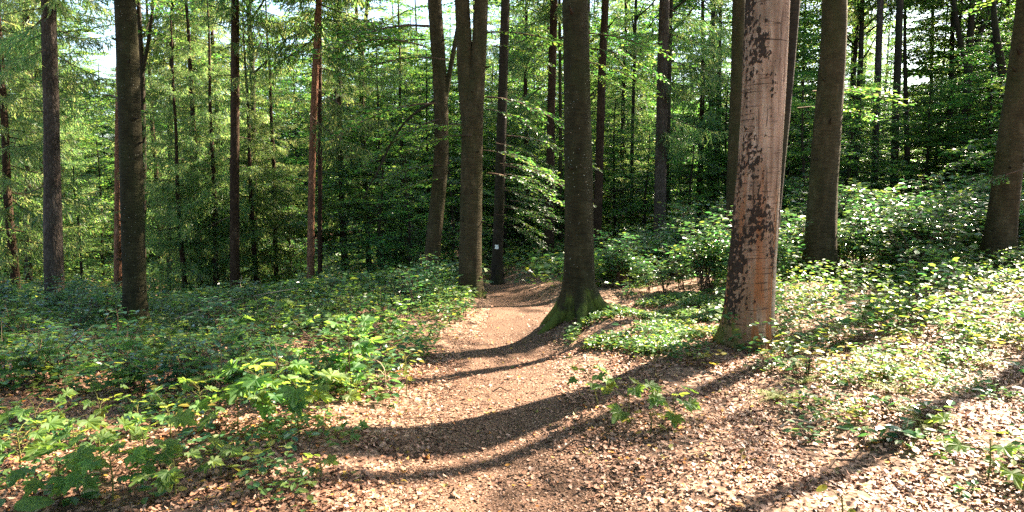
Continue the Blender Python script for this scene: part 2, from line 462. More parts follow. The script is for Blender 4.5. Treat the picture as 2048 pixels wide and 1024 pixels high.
def make_bough(L, leaf, space, rise=.1, droop=.35, seed=0, tilt=.25, side_n=14):
    """leafy bough of a broadleaf tree along +X, leaves in flat layers"""
    r = np.random.default_rng(seed); B = Leaves()

    def curve(t):
        return np.array([L * t, .12 * L * math.sin(3 * t + seed), L * (rise * t - droop * t * t)])
    B.tw.append((np.array([curve(t) for t in np.linspace(0, 1, 7)]), np.linspace(.010 * L, .002, 7)))

    def leafy(p0, d, ln):
        n = max(2, int(ln / space))
        for k in range(n):
            t = (k + .6) / n
            p = p0 + d * ln * t + np.array([0, 0, -.12 * ln * t * t])
            sgn = 1 if k % 2 else -1
            perp = np.cross(np.array([0, 0, 1.0]), d); perp /= np.linalg.norm(perp) + 1e-9
            a = d * .65 + perp * sgn * .8 + r.normal(0, .18, 3) + np.array([0, 0, -.12])
            nr = np.array([0, 0, 1.0]) + r.normal(0, tilt, 3)
            B.add(p, a, nr, leaf * r.uniform(.65, 1.15))
    for i in range(side_n):
        t = .15 + .85 * (i + r.uniform(0, .6)) / side_n
        sgn = 1 if i % 2 else -1
        c = curve(t)
        ang = sgn * r.uniform(.6, 1.05)
        d = np.array([math.cos(ang), math.sin(ang), r.normal(-.05, .14)]); d /= np.linalg.norm(d)
        ln = L * .46 * (1.08 - .72 * t) * r.uniform(.6, 1.15)
        B.tw.append((np.array([c, c + d * ln * .5, c + d * ln + np.array([0, 0, -.12 * ln])]), np.array([.004, .003, .0015]) * (1 + .4 * L)))
        leafy(c, d, ln)
        # one forked twig
        if ln > .3:
            a2 = ang + sgn * -.7
            d2 = np.array([math.cos(a2), math.sin(a2), r.normal(-.05, .14)]); d2 /= np.linalg.norm(d2)
            leafy(c + d * ln * .45, d2, ln * .5)
    leafy(curve(.8), np.array([1, 0, -.15]), L * .22)
    return B


def make_spruce_branch(L, seed=0, dens=1.0, blade=.15):
    """drooping needle-clad branch along +X with hanging side twigs"""
    r = np.random.default_rng(seed); B = Leaves()

    def curve(t):
        return np.array([L * t, .05 * L * math.sin(4 * t + seed), L * (-.28 * t + .18 * t * t * t)])
    B.tw.append((np.array([curve(t) for t in np.linspace(0, 1, 6)]), np.linspace(.009 * L, .002, 6)))
    n = int(L / .05 * dens)
    for i in range(n):
        t = .12 + .88 * i / n
        for sgn in (-1, 1):
            if r.random() < .15:
                continue
            c = curve(t)
            ang = sgn * r.uniform(.7, 1.1)
            d = np.array([math.cos(ang), math.sin(ang), r.uniform(-2.2, -.3)]); d /= np.linalg.norm(d)
            ln = L * .32 * (1.1 - .8 * t) * r.uniform(.5, 1.2) + .05
            k = max(2, int(ln / .06))
            for q in range(k):
                p = c + d * ln * q / k + np.array([0, 0, -.1 * ln * (q / k) ** 2])
                a = d + r.normal(0, .42, 3) + np.array([0, 0, -.25])
                B.add(p, a, r.normal(0, 1, 3), blade * r.uniform(.6, 1.2))
    for q in range(int(L / .05)):
        t = .1 + .9 * q * .05 / L
        B.add(curve(t), np.array([1, r.normal(0, .5), r.normal(0, .4)]), r.normal(0, 1, 3), blade * r.uniform(.6, 1.1))
    return B


def rot(yaw, pitch):
    cy, sy, cpp, spp = math.cos(yaw), math.sin(yaw), math.cos(pitch), math.sin(pitch)
    Rz = np.array([[cy, -sy, 0], [sy, cy, 0], [0, 0, 1]]); Ry = np.array([[cpp, 0, -spp], [0, 1, 0], [spp, 0, cpp]])
    return Rz @ Ry


def assemble(name, boughs, places, leafmat, twigmat, tv, tf, extra_tubes=(), twig_seg=3):
    parts = []; LV, LF, off = [], [], 0; tubes = []
    for bi, pos, yaw, pitch, sc in places:
        B = boughs[bi]; R = rot(yaw, pitch)
        if not hasattr(B, 'arr'):
            B.arr = B.arrays()
        p, a, n, s = B.arr
        V, Fc = place_leaves(tv, tf, (p * sc) @ R.T + pos, a @ R.T, n @ R.T, s * sc)
        LV.append(V); LF.append(Fc + off); off += len(V)
        for tp, tr in B.tw:
            tubes.append(tube((tp * sc) @ R.T + pos, tr * sc, twig_seg))
    for tp, tr in extra_tubes:
        tubes.append(tube(tp, tr, 6))
    parts.append((np.concatenate(LV), np.concatenate(LF), 0, False))
    if tubes:
        V, Fc = merge(tubes); parts.append((V, Fc, 1, True))
    return mesh_from(name, parts, [leafmat, twigmat])


# bough libraries
FINE = [make_bough(L, .10, .055, seed=i, side_n=15) for i, L in enumerate((1.3, 1.7, 2.1, 1.5))]
COARSE = [make_bough(L, .13, .075, seed=20 + i, side_n=15, tilt=.4) for i, L in enumerate((1.6, 2.1, 2.6, 1.9))]
SPR = [make_spruce_branch(L, seed=40 + i) for i, L in enumerate((1.3, 1.8, 2.3))]
SPRC = [make_spruce_branch(L, seed=50 + i, dens=.6, blade=.21) for i, L in enumerate((1.4, 1.9, 2.4))]


def crown_mesh(seed, height, radius, n, lib=COARSE, leaf='beech_leaf', low=.0):
    """tall broadleaf crown, z = 0 at its lowest limbs"""
    r = np.random.default_rng(seed); pl = []; tb = []
    for i in range(n):
        t = (i + r.random()) / n
        prof = math.sin(math.pi * min(1, .16 + .84 * t)) ** .7
        az = i * 2.4 + r.normal(0, .4)
        rr = radius * prof * math.sqrt(r.uniform(.02, .75))
        z = height * t
        pos = np.array([rr * math.cos(az), rr * math.sin(az), z])
        pl.append((int(r.integers(len(lib))), pos, az + r.normal(0, .5), r.uniform(-.1, .45), r.uniform(.8, 1.25)))
        if i % 3 == 0:
            z0 = z - rr * .7 - .3
            base = np.array([0, 0, z0])
            mid = base * .5 + pos * .5 + np.array([0, 0, -.1 * rr])
            tb.append((np.array([base, mid, pos]), np.array([.05, .035, .018])))
    return assemble('broadleaf_crown', lib, pl, M[leaf], M['bark_dark'], DIA_V, DIA_F, tb)


def young_mesh(seed, height, radius, n, lib, base=.6, tv=DIA_V, tf=DIA_F, leaf='beech_leaf'):
    r = np.random.default_rng(seed); pl = []
    for i in range(n):
        t = (i + r.random()) / n
        z = base + (height - base) * t
        az = i * 2.4 + r.normal(0, .4)
        prof = (1 - t) ** .55 * (.55 + .45 * min(1, t * 5)) + .12
        B = lib[i % len(lib)]
        L = B.tw[0][0][-1][0]
        pl.append((i % len(lib), np.array([0, 0, z]) + r.normal(0, .05, 3), az, r.uniform(.05, .5) - .15 * (1 - t), max(.25, radius * prof / L * r.uniform(.7, 1.15))))
    return assemble('young_broadleaf_crown', lib, pl, M[leaf], M['bark_dark'], tv, tf)


def spruce_mesh(seed, z0, z1, length, lib, per=.42, gap=0.0):
    r = np.random.default_rng(seed); pl = []
    z = z0
    while z < z1:
        t = (z - z0) / (z1 - z0)
        L = length * (1 - t) ** .8 * (.6 + .4 * min(1, t * 6)) + .25
        for k in range(5):
            if r.random() < gap:
                continue
            B = lib[int(r.integers(len(lib)))]
            pl.append((lib.index(B), np.array([0, 0, z + r.normal(0, .12)]), k * 1.257 + z * 2.1 + r.normal(0, .3), r.uniform(-.15, .2) + .35 * t, L / B.tw[0][0][-1][0] * r.uniform(.65, 1.15)))
        z += per * r.uniform(.7, 1.3)
    return assemble('spruce_crown', lib, pl, M['spruce_needle'], M['bark_spruce'], BLADE_V4, BLADE_F4)


print('libraries')
CROWNS = [crown_mesh(100 + i, h, rd, n) for i, (h, rd, n) in enumerate([(9, 2.4, 55), (11, 3.1, 165), (8, 2.0, 38)])]
YOUNG = [young_mesh(200 + i, h, rd, n, COARSE, b) for i, (h, rd, n, b) in enumerate([(6, 2.1, 75, .2), (8, 2.5, 105, .3), (10, 2.7, 130, .6), (4.5, 1.8, 60, .1), (12, 3.0, 150, 1.5)])]
YH = [6, 8, 10, 4.5, 12]
SPRUCE_LOW = [spruce_mesh(300 + i, z0, z1, L, SPR, gap=.2) for i, (z0, z1, L) in enumerate([(.5, 12, 2.3), (1.2, 14, 2.6), (2.4, 14, 2.2)])]
SPRUCE_H = [12, 14, 14]
SPRUCE_TOP = [spruce_mesh(330 + i, 0, 9, L, SPRC, per=.55, gap=.15) for i, L in enumerate((2.1, 2.5))]


def thin_trunk(height, r0, seed, mat, lean=.2):
    k = np.linspace(-.3, height, 9)
    r = np.random.default_rng(seed)
    wob = np.cumsum(r.normal(0, .035, (9, 2)), 0)
    pts = np.stack([wob[:, 0], wob[:, 1], k], 1)
    V, Fc = trunk_geo(pts, np.interp(k, [0, height], [r0, r0 * .25]), 10, .3, .05, seed, .35)
    return mesh_from('thin_trunk', [(V, Fc, 0, True)], [mat])


YTR = [thin_trunk(h * 1.0, .025 + .006 * h, 400 + i, M['bark_dark']) for i, h in enumerate(YH)]
STR = [thin_trunk(h + .3, .02 + .008 * h, 410 + i, M['bark_spruce']) for i, h in enumerate(SPRUCE_H)]
TALL_TR = [thin_trunk(16, .13 + .02 * i, 420 + i, M[m]) for i, m in enumerate(('bark_dark', 'bark_spruce', 'bark_beech', 'bark_dark'))]

# ---------------------------------------------------------------- hero trees (traced at their own distance)
# name, label, category, depth y, [(px, py, width px)...], bark, height, crown kind, options
BIGX = {}


def hero(name, label, depth, line, bark, height=17, crown=('broad', 0, 8.5), seg=18, lump=.05, seed=0, flare=.35, lobes=5, step=.15, group=None, cat='tree', lobe_dir=0.0, flare_h=.22, top_r=.3):
    P = []
    for px, py, w in line:
        X, Y, Z = unproj(px, py, depth)
        zc = cp * Y - sp * (Z - EYE)
        P.append((X, Z, w / 2 * zc / F))
    P.sort(key=lambda q: q[1])
    xb = P[0][0] + (0 if len(P) < 2 else 0)
    gz = float(hgt(xb, depth))
    # carry the axis down to the ground
    X0, Z0, r0 = P[0]
    if len(P) > 1:
        sl = (P[1][0] - P[0][0]) / max(P[1][1] - P[0][1], .1)
    else:
        sl = 0
    xg = X0 + sl * (gz - Z0)
    gz = float(hgt(xg, depth))
    pts = [(0, 0, -.35)]; rad = [r0 * 1.02]
    pts.append((0, 0, 0)); rad.append(r0 * 1.02)
    for X, Z, r in P:
        if Z - gz > .05:
            pts.append((X - xg, 0, Z - gz)); rad.append(r)
    # above the frame
    xt, _, zt = pts[-1]; rt = rad[-1]
    sl_t = np.clip((pts[-1][0] - pts[-2][0]) / max(pts[-1][2] - pts[-2][2], .1), -.12, .12) if len(pts) > 2 else 0
    rr = np.random.default_rng(seed + 900)
    for f in (.25, .5, .75, 1.0):
        z = zt + (height - zt) * f
        pts.append((xt + sl_t * (z - zt) * .8, rr.normal(0, .1) * f, z)); rad.append(rt * (1 - (1 - top_r) * f))
    V, Fc = trunk_geo(pts, rad, seg, step, lump, seed, flare, lobes, flare_h, 0, lobe_dir)
    t = thing(name, label, cat, (xg, depth, gz), 0, group)
    link('trunk', mesh_from('trunk', [(V, Fc, 0, True)], [M[bark]]), t)
    pa = np.array(pts)
    t_axis = lambda z: (float(np.interp(z, pa[:, 2], pa[:, 0])), float(np.interp(z, pa[:, 2], pa[:, 1])), z)
    if crown:
        kind, idx, zc0 = crown
        me = CROWNS[idx] if kind == 'broad' else SPRUCE_TOP[idx]
        link('crown', me, t, t_axis(zc0), seed * 1.3)
    BIGX[label] = (t, t_axis, gz, (xg, depth))
    return t, t_axis, np.array(pts), np.array(rad)


def bough_part(t, loc, yaw, pitch, sc, lib=FINE, k=0, tv=HEX_V, tf=HEX_F, leaf='beech_leaf', name='low_foliage', n=1, seed=0, limb=0.0):
    """low leafy boughs hanging from a trunk, in the tree's own frame"""
    r = np.random.default_rng(seed)
    pl = [(k, np.array([0, 0, 0.]), yaw, pitch, sc)]
    for i in range(n - 1):
        pl.append(((k + i + 1) % len(lib), np.array([r.normal(0, .15), r.normal(0, .15), -.22 * (i + 1) + r.normal(0, .06)]), yaw + r.normal(0, .35), pitch + r.normal(0, .12), sc * r.uniform(.6, 1)))
    me = assemble('leafy_bough', lib, pl, M[leaf], M['twig'], tv, tf)
    return link(name, me, t, loc)


def limb(t, pts, rad, bark, seg=10, name='limb'):
    P = np.array(pts, float)
    tt = np.linspace(0, len(P) - 1, 6 * (len(P) - 1) + 1); k = np.arange(len(P))
    Q = np.stack([np.interp(tt, k, P[:, i]) for i in range(3)], 1)
    for _ in range(3):
        Q[1:-1] = (Q[:-2] + 2 * Q[1:-1] + Q[2:]) / 4
    rr = np.interp(tt, k, rad)
    V, Fc = tube(Q, rr, seg)
    return link(name, mesh_from('limb', [(V, Fc, 0, True)], [M[bark]]), t)


def to_local(tree_loc, px, py, depth):
    X, Y, Z = unproj(px, py, depth)
    return (X - tree_loc[0], Y - tree_loc[1], Z - tree_loc[2])


print('heroes')
# the bare pink trunk
t_bare, ax_bare, p_, r_ = hero('bare_beech_tree', 'thick pinkish trunk with peeled bark, black blotches and orange streaks', 7.0,
     [(1489, 690, 90), (1500, 560, 83), (1510, 440, 81), (1519, 300, 81), (1527, 150, 82), (1535, 0, 83)], 'bare_wood', 11, None, 56, .085, 3, .8, 5, .05, flare_h=.2, top_r=.75)
tr = [o for o in t_bare.children if o.name.startswith('trunk')][0]
pa = np.array(p_)
nz, nt_ = 250, 160
zz = np.concatenate([np.linspace(-.3, 4.4, nz), np.linspace(4.6, 11, 30)])
th = np.linspace(0, 2 * math.pi, nt_, endpoint=False)
zs = np.array([-.5, -.25, 0, .25, .5])
cxy = [sum(np.interp(zz + d, pa[:, 2], pa[:, q]) for d in zs) / 5 for q in (0, 1)]
rz = sum(np.interp(zz + d, pa[:, 2], r_) for d in zs) / 5
BV = np.empty((len(zz), nt_, 3)); BA = np.zeros((len(zz), nt_))
for i, z in enumerate(zz):
    fl = math.exp(-max(z, 0) / .2)
    band = .30 + .30 * math.exp(-((z - 1.25) / .55) ** 2) + .2 * math.exp(-((z - 3.1) / .5) ** 2) - .12 * math.exp(-((z - 2.2) / .3) ** 2)
    for j, t in enumerate(th):
        c, s_ = math.cos(t), math.sin(t)
        R = 1 + .075 * mnoise.noise(Vector((c * 1.3 + 21, s_ * 1.3, z * .7))) + .03 * mnoise.noise(Vector((c * 3, s_ * 3 + 4, z * 3))) + .012 * mnoise.noise(Vector((c * 9, s_ * 9, z * 2.2)))
        lob = .25 + 1.0 * max(0, math.cos(t * 2.5 + .5 * math.sin(2 * t + 3))) ** 2.5
        R *= 1 + .6 * fl * lob
        f = mnoise.fractal(Vector((c * 6.0, s_ * 6.0, z * 24)), .6, 2.1, 6) * .5 + mnoise.noise(Vector((c * 1.2, s_ * 1.2 + 7, z * 1.6 + 3))) * .6
        side = -.55 * c      # thinner towards the sunny side
        m = min(1, max(0, (f + band - .60 + .3 * side) / .2))
        if z < .5:
            m *= max(0, z / .5)
        BA[i, j] = m
        rr_ = rz[i] * R + .007 * m
        BV[i, j] = (cxy[0][i] + rr_ * c, cxy[1][i] + rr_ * s_, z)
ii = np.arange(len(zz) - 1)[:, None] * nt_; jj = np.arange(nt_)[None]; j2 = (jj + 1) % nt_
me = mesh_from('bare_trunk', [(BV.reshape(-1, 3), np.stack([ii + jj, ii + j2, ii + nt_ + j2, ii + nt_ + jj], -1).reshape(-1, 4), 0, True)], [M['bare_wood']])
atr = me.attributes.new('bark', 'FLOAT', 'POINT'); atr.data.foreach_set('value', BA.ravel().astype(np.float32))
tr.data = me
# a pale strip along its right edge
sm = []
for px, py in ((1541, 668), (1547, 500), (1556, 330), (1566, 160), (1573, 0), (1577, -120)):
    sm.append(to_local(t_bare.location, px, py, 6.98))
limb(t_bare, sm, [.036, .034, .034, .036, .036, .035], 'pale_wood', 12, 'pale_strip')
# the thick mossy trunk beside the path
t_mossy, ax_mossy, p_, r_ = hero('mossy_beech_tree', 'thick dark speckled trunk with mossy flared roots at the path edge', 8.6,
     [(1160, 655, 66), (1158, 560, 60), (1157, 400, 57), (1154, 200, 54), (1150, 0, 52)], 'bark_mossy', 19, ('broad', 1, 9.5), 64, .06, 5, .58, 5, .06, lobe_dir=2.9, flare_h=.18)
for ang, ln, rr in ((2.75, .28, .095), (-2.6, .42, .075), (-.55, .46, .08), (.35, .4, .07), (-1.6, .36, .075)):
    c, s_ = math.cos(ang), math.sin(ang)
    q = []
    for rad_, zf in ((.10, .42), (.20, .20), (.30, .09), (.30 + ln * .5, .035), (.30 + ln, -.06)):
        wx, wy = t_mossy.location.x + c * rad_, t_mossy.location.y + s_ * rad_
        q.append((c * rad_, s_ * rad_, float(hgt(wx, wy)) - t_mossy.location.z + zf - .02))
    limb(t_mossy, q, [rr * 1.1, rr * 1.15, rr, rr * .7, rr * .3], 'bark_mossy', 12, 'root')
# forked beech
t_fork, ax_fork, p_, r_ = hero('forked_beech_tree', 'beech with sunlit lower trunk that forks into two stems, beyond path bend', 13.4,
     [(940, 550, 46), (942, 430, 44), (944, 300, 43), (946, 210, 42), (957, 120, 30), (963, 0, 27), (966, -100, 26)], 'bark_beech', 19, ('broad', 0, 9), 28, .05, 7, .3)
limb(t_fork, [to_local(t_fork.location, x, y, 13.42) for x, y in ((942, 270), (933, 170), (928, 80), (924, 0), (918, -160), (905, -420))], [.17, .17, .15, .14, .13, .09], 'bark_beech', 14, 'stem')
# leaning beech
t_lean, ax_lean, p_, r_ = hero('leaning_beech_tree', 'slender beech leaning and curving with a long arching side branch', 14.6,
     [(862, 545, 33), (868, 470, 31), (878, 380, 30), (884, 280, 29), (880, 160, 28), (873, 60, 28), (869, 0, 28)], 'bark_beech', 17, ('broad', 2, 8.5), 22, .05, 8, .3)
limb(t_lean, [to_local(t_lean.location, x, y, d) for x, y, d in ((872, 200, 14.6), (830, 225, 14.4), (800, 255, 14.2), (775, 300, 14.1), (755, 345, 14.0), (735, 378, 13.9), (728, 400, 13.9))], [.035, .028, .025, .022, .018, .012, .006], 'bark_dark', 8, 'side_branch')
limb(t_lean, [to_local(t_lean.location, x, y, 14.6) for x, y in ((884, 235), (893, 180), (902, 130), (912, 75), (925, 0))], [.07, .06, .05, .045, .04], 'bark_beech', 10, 'side_stem')
# marked tree
t_mark, ax_mark, p_, r_ = hero('marked_spruce_tree', 'dark trunk with a small white painted trail mark at the path end', 17.0,
     [(993, 555, 23), (996, 480, 21), (1000, 350, 20), (1005, 200, 19), (1011, 0, 18)], 'bark_dark', 18, ('broad', 2, 9), 18, .04, 9, .5)
mp = to_local(t_mark.location, 988, 493, 17.0)
r0 = .125
mv, mf = [], []
for i in range(5):
    for j in range(7):
        a = -math.pi / 2 - .5 + i * .16
        mv.append((ax_mark(mp[2])[0] + math.cos(a) * (r0 + .012), math.sin(a) * (r0 + .012), mp[2] - .05 + j * .017))
for i in range(4):
    for j in range(6):
        mf.append((i * 7 + j, (i + 1) * 7 + j, (i + 1) * 7 + j + 1, i * 7 + j + 1))
link('trail_mark', mesh_from('trail_mark', [(np.array(mv), np.array(mf), 0, True)], [M['white_paint']]), t_mark)

HEROES = [
 # name, label, depth, line, bark, height, crown, seed
 ('spruce_tree', 'tall grey spruce with rough straight trunk standing in the undergrowth at the left edge', 14.2, [(108, 580, 35), (105, 430, 32), (103, 250, 29), (97, 0, 26)], 'bark_grey', 18, ('spruce', 0, 6.5), 11),
 ('spruce_tree', 'half-shaded brown spruce trunk among drooping sprays at the far left corner', 24, [(57, 520, 14), (55, 300, 12), (52, 0, 11)], 'bark_spruce', 18, ('spruce', 1, 6.5), 12),
 ('pine_tree', 'reddish sunlit pine trunk just behind the thick black-green beech', 23, [(236, 560, 15), (237, 300, 14), (241, 0, 12)], 'bark_pine', 19, ('spruce', 0, 10), 13),
 ('beech_tree', 'thick very dark beech trunk with slight bend, left of the reddish pine', 11.6, [(271, 630, 44), (267, 480, 42), (262, 300, 41), (256, 120, 40), (249, 0, 38)], 'bark_mossy', 18, ('broad', 1, 8), 14),
 ('forked_tree', 'dark slim tree forking high up, behind the thick dark beech', 24, [(286, 540, 11), (287, 300, 11), (284, 140, 10), (277, 0, 8)], 'bark_dark', 15, ('broad', 2, 9), 15),
 ('spruce_tree', 'thin dark spruce trunk between the forked tree and sunlit drooping spruces', 26, [(338, 540, 9), (340, 300, 9), (345, 0, 8)], 'bark_dark', 15, ('spruce', 0, 7), 16),
 ('spruce_tree', 'slim spruce trunk rising over the sunlit drooping spruce boughs', 29, [(380, 540, 9), (383, 200, 9), (388, 0, 8)], 'bark_spruce', 18, ('spruce', 1, 9), 17),
 ('spruce_tree', 'clean brown spruce trunk standing apart, right of sunlit spruce boughs', 20, [(470, 560, 19), (469, 400, 18), (470, 200, 17), (470, 0, 15)], 'bark_spruce', 19, ('spruce', 0, 8.5), 18),
 ('slim_tree', 'dark wavy slim trunk just behind the clean brown spruce', 26, [(512, 540, 10), (508, 350, 10), (505, 150, 10), (496, 0, 9)], 'bark_dark', 15, ('broad', 0, 8.5), 19),
 ('pine_tree', 'red-brown pine trunk leaning slightly beside a thinner straight pole', 20, [(621, 560, 15), (623, 380, 14), (628, 200, 14), (638, 0, 13)], 'bark_pine', 18, ('spruce', 1, 8.5), 20),
 ('pole_tree', 'thin straight brown pole trunk close beside the leaning red-brown pine', 20.5, [(640, 560, 9), (640, 300, 9), (639, 0, 8)], 'bark_spruce', 14, ('spruce', 0, 7.5), 21),
 ('slim_tree', 'slim knotty trunk between the red-brown pine and the leaning beech', 26, [(738, 540, 11), (731, 380, 11), (724, 220, 11), (722, 100, 10), (737, 0, 7)], 'bark_beech', 15, ('broad', 2, 8.5), 22),
 ('spruce_tree', 'straight spruce trunk left of the thick mossy trunk, past the path end', 22, [(1098, 530, 19), (1100, 350, 17), (1104, 150, 16), (1108, 0, 15)], 'bark_spruce', 18, ('spruce', 1, 8), 23),
 ('pole_tree', 'very thin pole trunk tight against the left side of the mossy trunk', 25, [(1122, 520, 7), (1121, 300, 7), (1119, 0, 6)], 'bark_beech', 13, ('broad', 2, 8), 24),
 ('spruce_tree', 'dark straight trunk close behind the right side of the mossy trunk', 22, [(1193, 510, 19), (1198, 350, 17), (1204, 150, 16), (1211, 0, 14)], 'bark_spruce', 17, ('broad', 0, 9), 25),
 ('pole_tree', 'thin black pole trunk alone between two straight spruce trunks', 30, [(1263, 450, 8), (1264, 300, 7), (1268, 150, 6), (1272, 0, 6)], 'bark_dark', 13, ('broad', 2, 8), 26),
 ('spruce_tree', 'straight grey-brown spruce trunk with hanging sprays over the bright bushes', 21, [(1318, 480, 25), (1321, 350, 23), (1325, 150, 22), (1329, 0, 21)], 'bark_grey', 19, ('spruce', 0, 10), 27),
 ('pole_tree', 'thin dark pole close behind the grey-brown spruce trunk', 25, [(1330, 450, 11), (1336, 250, 10), (1342, 0, 9)], 'bark_dark', 14, ('broad', 2, 8.5), 28),
 ('slim_tree', 'slim dark trunk midway between grey-brown spruce and pink bare trunk', 30, [(1416, 440, 11), (1421, 250, 10), (1427, 0, 9)], 'bark_dark', 15, ('broad', 2, 9), 29),
 ('pole_tree', 'thin dark pole right beside the slim trunk near the pink bare trunk', 32, [(1434, 430, 8), (1438, 250, 7), (1441, 0, 7)], 'bark_dark', 14, ('broad', 2, 9.5), 30),
 ('beech_tree', 'straight brown trunk half hidden along the left side of the pink bare trunk', 15.5, [(1465, 420, 27), (1470, 280, 27), (1475, 140, 26), (1478, 0, 26)], 'bark_beech', 19, ('broad', 1, 8), 31),
 ('beech_tree', 'dark curved stem showing behind the right edge of the pink bare trunk', 9.8, [(1535, 560, 26), (1552, 380, 26), (1572, 180, 25), (1583, 60, 25), (1588, 0, 25)], 'bark_dark', 18, ('broad', 2, 12), 32),
 ('beech_tree', 'smooth olive-brown beech with gently curved trunk, right of the pink bare trunk', 11.8, [(1637, 560, 60), (1643, 440, 56), (1652, 300, 53), (1662, 160, 50), (1670, 60, 49), (1669, 0, 48)], 'bark_beech', 20, ('broad', 0, 11), 33),
 ('slim_tree', 'slim grey trunk beyond the bushes, next right after the olive-brown beech', 29, [(1748, 385, 13), (1753, 220, 13), (1761, 0, 12)], 'bark_grey', 20, ('broad', 2, 13), 34),
 ('slim_tree', 'slim black trunk beyond the bushes, beside the slim grey trunk', 27, [(1787, 395, 15), (1792, 220, 14), (1800, 0, 13)], 'bark_dark', 22, ('broad', 2, 15), 35),
 ('pole_tree', 'short dark pole just right of the slim black trunk', 31, [(1816, 350, 11), (1812, 230, 9), (1810, 120, 7)], 'bark_dark', 12, ('broad', 2, 9), 36),
 ('pole_tree', 'thin dark pole between the slim black trunk and the forked tree in bright leaves', 34, [(1857, 350, 8), (1862, 200, 7), (1866, 0, 6)], 'bark_dark', 14, ('broad', 2, 10), 37),
 ('pole_tree', 'thin dark pole directly left of the forked tree in bright leaves', 31, [(1900, 365, 10), (1901, 220, 9), (1905, 60, 8)], 'bark_dark', 14, ('broad', 2, 9), 38),
 ('forked_tree', 'dark tree forking among bright yellow-green leaves on the right slope', 28, [(1927, 380, 19), (1932, 240, 17), (1937, 130, 15), (1945, 0, 11)], 'bark_dark', 15, ('broad', 0, 9), 39),
 ('beech_tree', 'big smooth trunk leaning outward at the far right border', 11.2, [(1990, 565, 58), (2002, 460, 54), (2018, 330, 50), (2034, 200, 47), (2048, 90, 45)], 'bark_beech', 20, ('broad', 2, 12), 40),
 ('crooked_tree', 'crooked dark stem bending behind the trunk at the right edge', 21, [(2022, 400, 18), (2016, 200, 17), (2004, 140, 17), (1992, 70, 12), (1985, 0, 9)], 'bark_dark', 11, None, 41),
]
HT = {}
for (nm, lb, d, ln, bk, ht, cr, sd) in HEROES:
    HT[sd] = hero(nm, lb, d, ln, bk, ht, cr, 26 if d < 13 else 14, .06, sd, .65, flare_h=.25, step=.12 if d < 16 else .25)
# forks
for sd, depth, pl_, rd in ((15, 24, ((284, 150), (296, 90), (304, 30), (312, -60)), (.07, .06, .05, .04)), (39, 28, ((1936, 140), (1922, 90), (1912, 40), (1900, -60)), (.12, .10, .09, .06)),
                           (39, 28, ((1938, 130), (1960, 70), (1975, 30), (1990, -30)), (.11, .09, .07, .05)), (22, 26, ((722, 110), (714, 60), (712, 0), (708, -80)), (.09, .07, .06, .05)),
                           (41, 21, ((2010, 170), (2025, 130), (2036, 90)), (.09, .07, .05))):
    t = HT[sd][0]
    limb(t, [to_local(t.location, x, y, depth) for x, y in pl_], rd, 'bark_dark', 8)
# bough parts with leaves, each hung from its own trunk
for t, px, py, d, yaw, pitch, sc, k, n, lf in (
    (t_mossy, 1178, 62, 8.9, .1, -.08, .62, 1, 2, 'beech_leaf'), (t_mossy, 1180, 120, 9.4, .45, -.2, .5, 2, 2, 'beech_leaf'), (t_mark, 1003, 410, 15.5, -.3, -.2, .8, 1, 3, 'beech_leaf'), (t_mark, 1003, 330, 15.5, -.1, -.2, 1.0, 2, 3, 'beech_leaf'),
    (t_fork, 965, 190, 13.0, -.25, -.2, 1.0, 2, 2, 'beech_leaf'), (t_fork, 965, 300, 13.2, -.1, -.15, 1.0, 0, 3, 'beech_leaf'), (t_fork, 960, 60, 13.2, .2, 0, 1.0, 2, 2, 'beech_leaf'),
    (t_mark, 1005, 380, 16.6, -.35, -.25, .9, 1, 3, 'beech_leaf'), (t_mark, 1010, 270, 16.8, -.2, -.15, 1.1, 2, 3, 'beech_leaf'), (t_fork, 930, 250, 13.4, 2.9, .0, .7, 1, 2, 'beech_leaf'),
    (t_lean, 870, 60, 14.4, 2.9, .1, 1.5, 2, 4, 'beech_leaf'), (t_lean, 872, 210, 14.4, 3.3, -.1, 1.3, 1, 3, 'beech_leaf'), (t_lean, 880, 330, 14.4, 3.0, -.1, 1.0, 0, 2, 'beech_leaf'),
    (HT[33][0], 1640, 180, 12.0, .3, .1, 1.0, 1, 2, 'beech_leaf'), (HT[40][0], 2020, 300, 11.2, 2.9, -.1, .7, 0, 2, 'beech_leaf'), (HT[14][0], 262, 200, 11.8, 2.6, .2, .9, 2, 2, 'beech_leaf'),
):
    bough_part(t, to_local(t.location, px, py, d), yaw, pitch, sc, FINE, k, HEX_V, HEX_F, lf, n=n, seed=int(px + py))
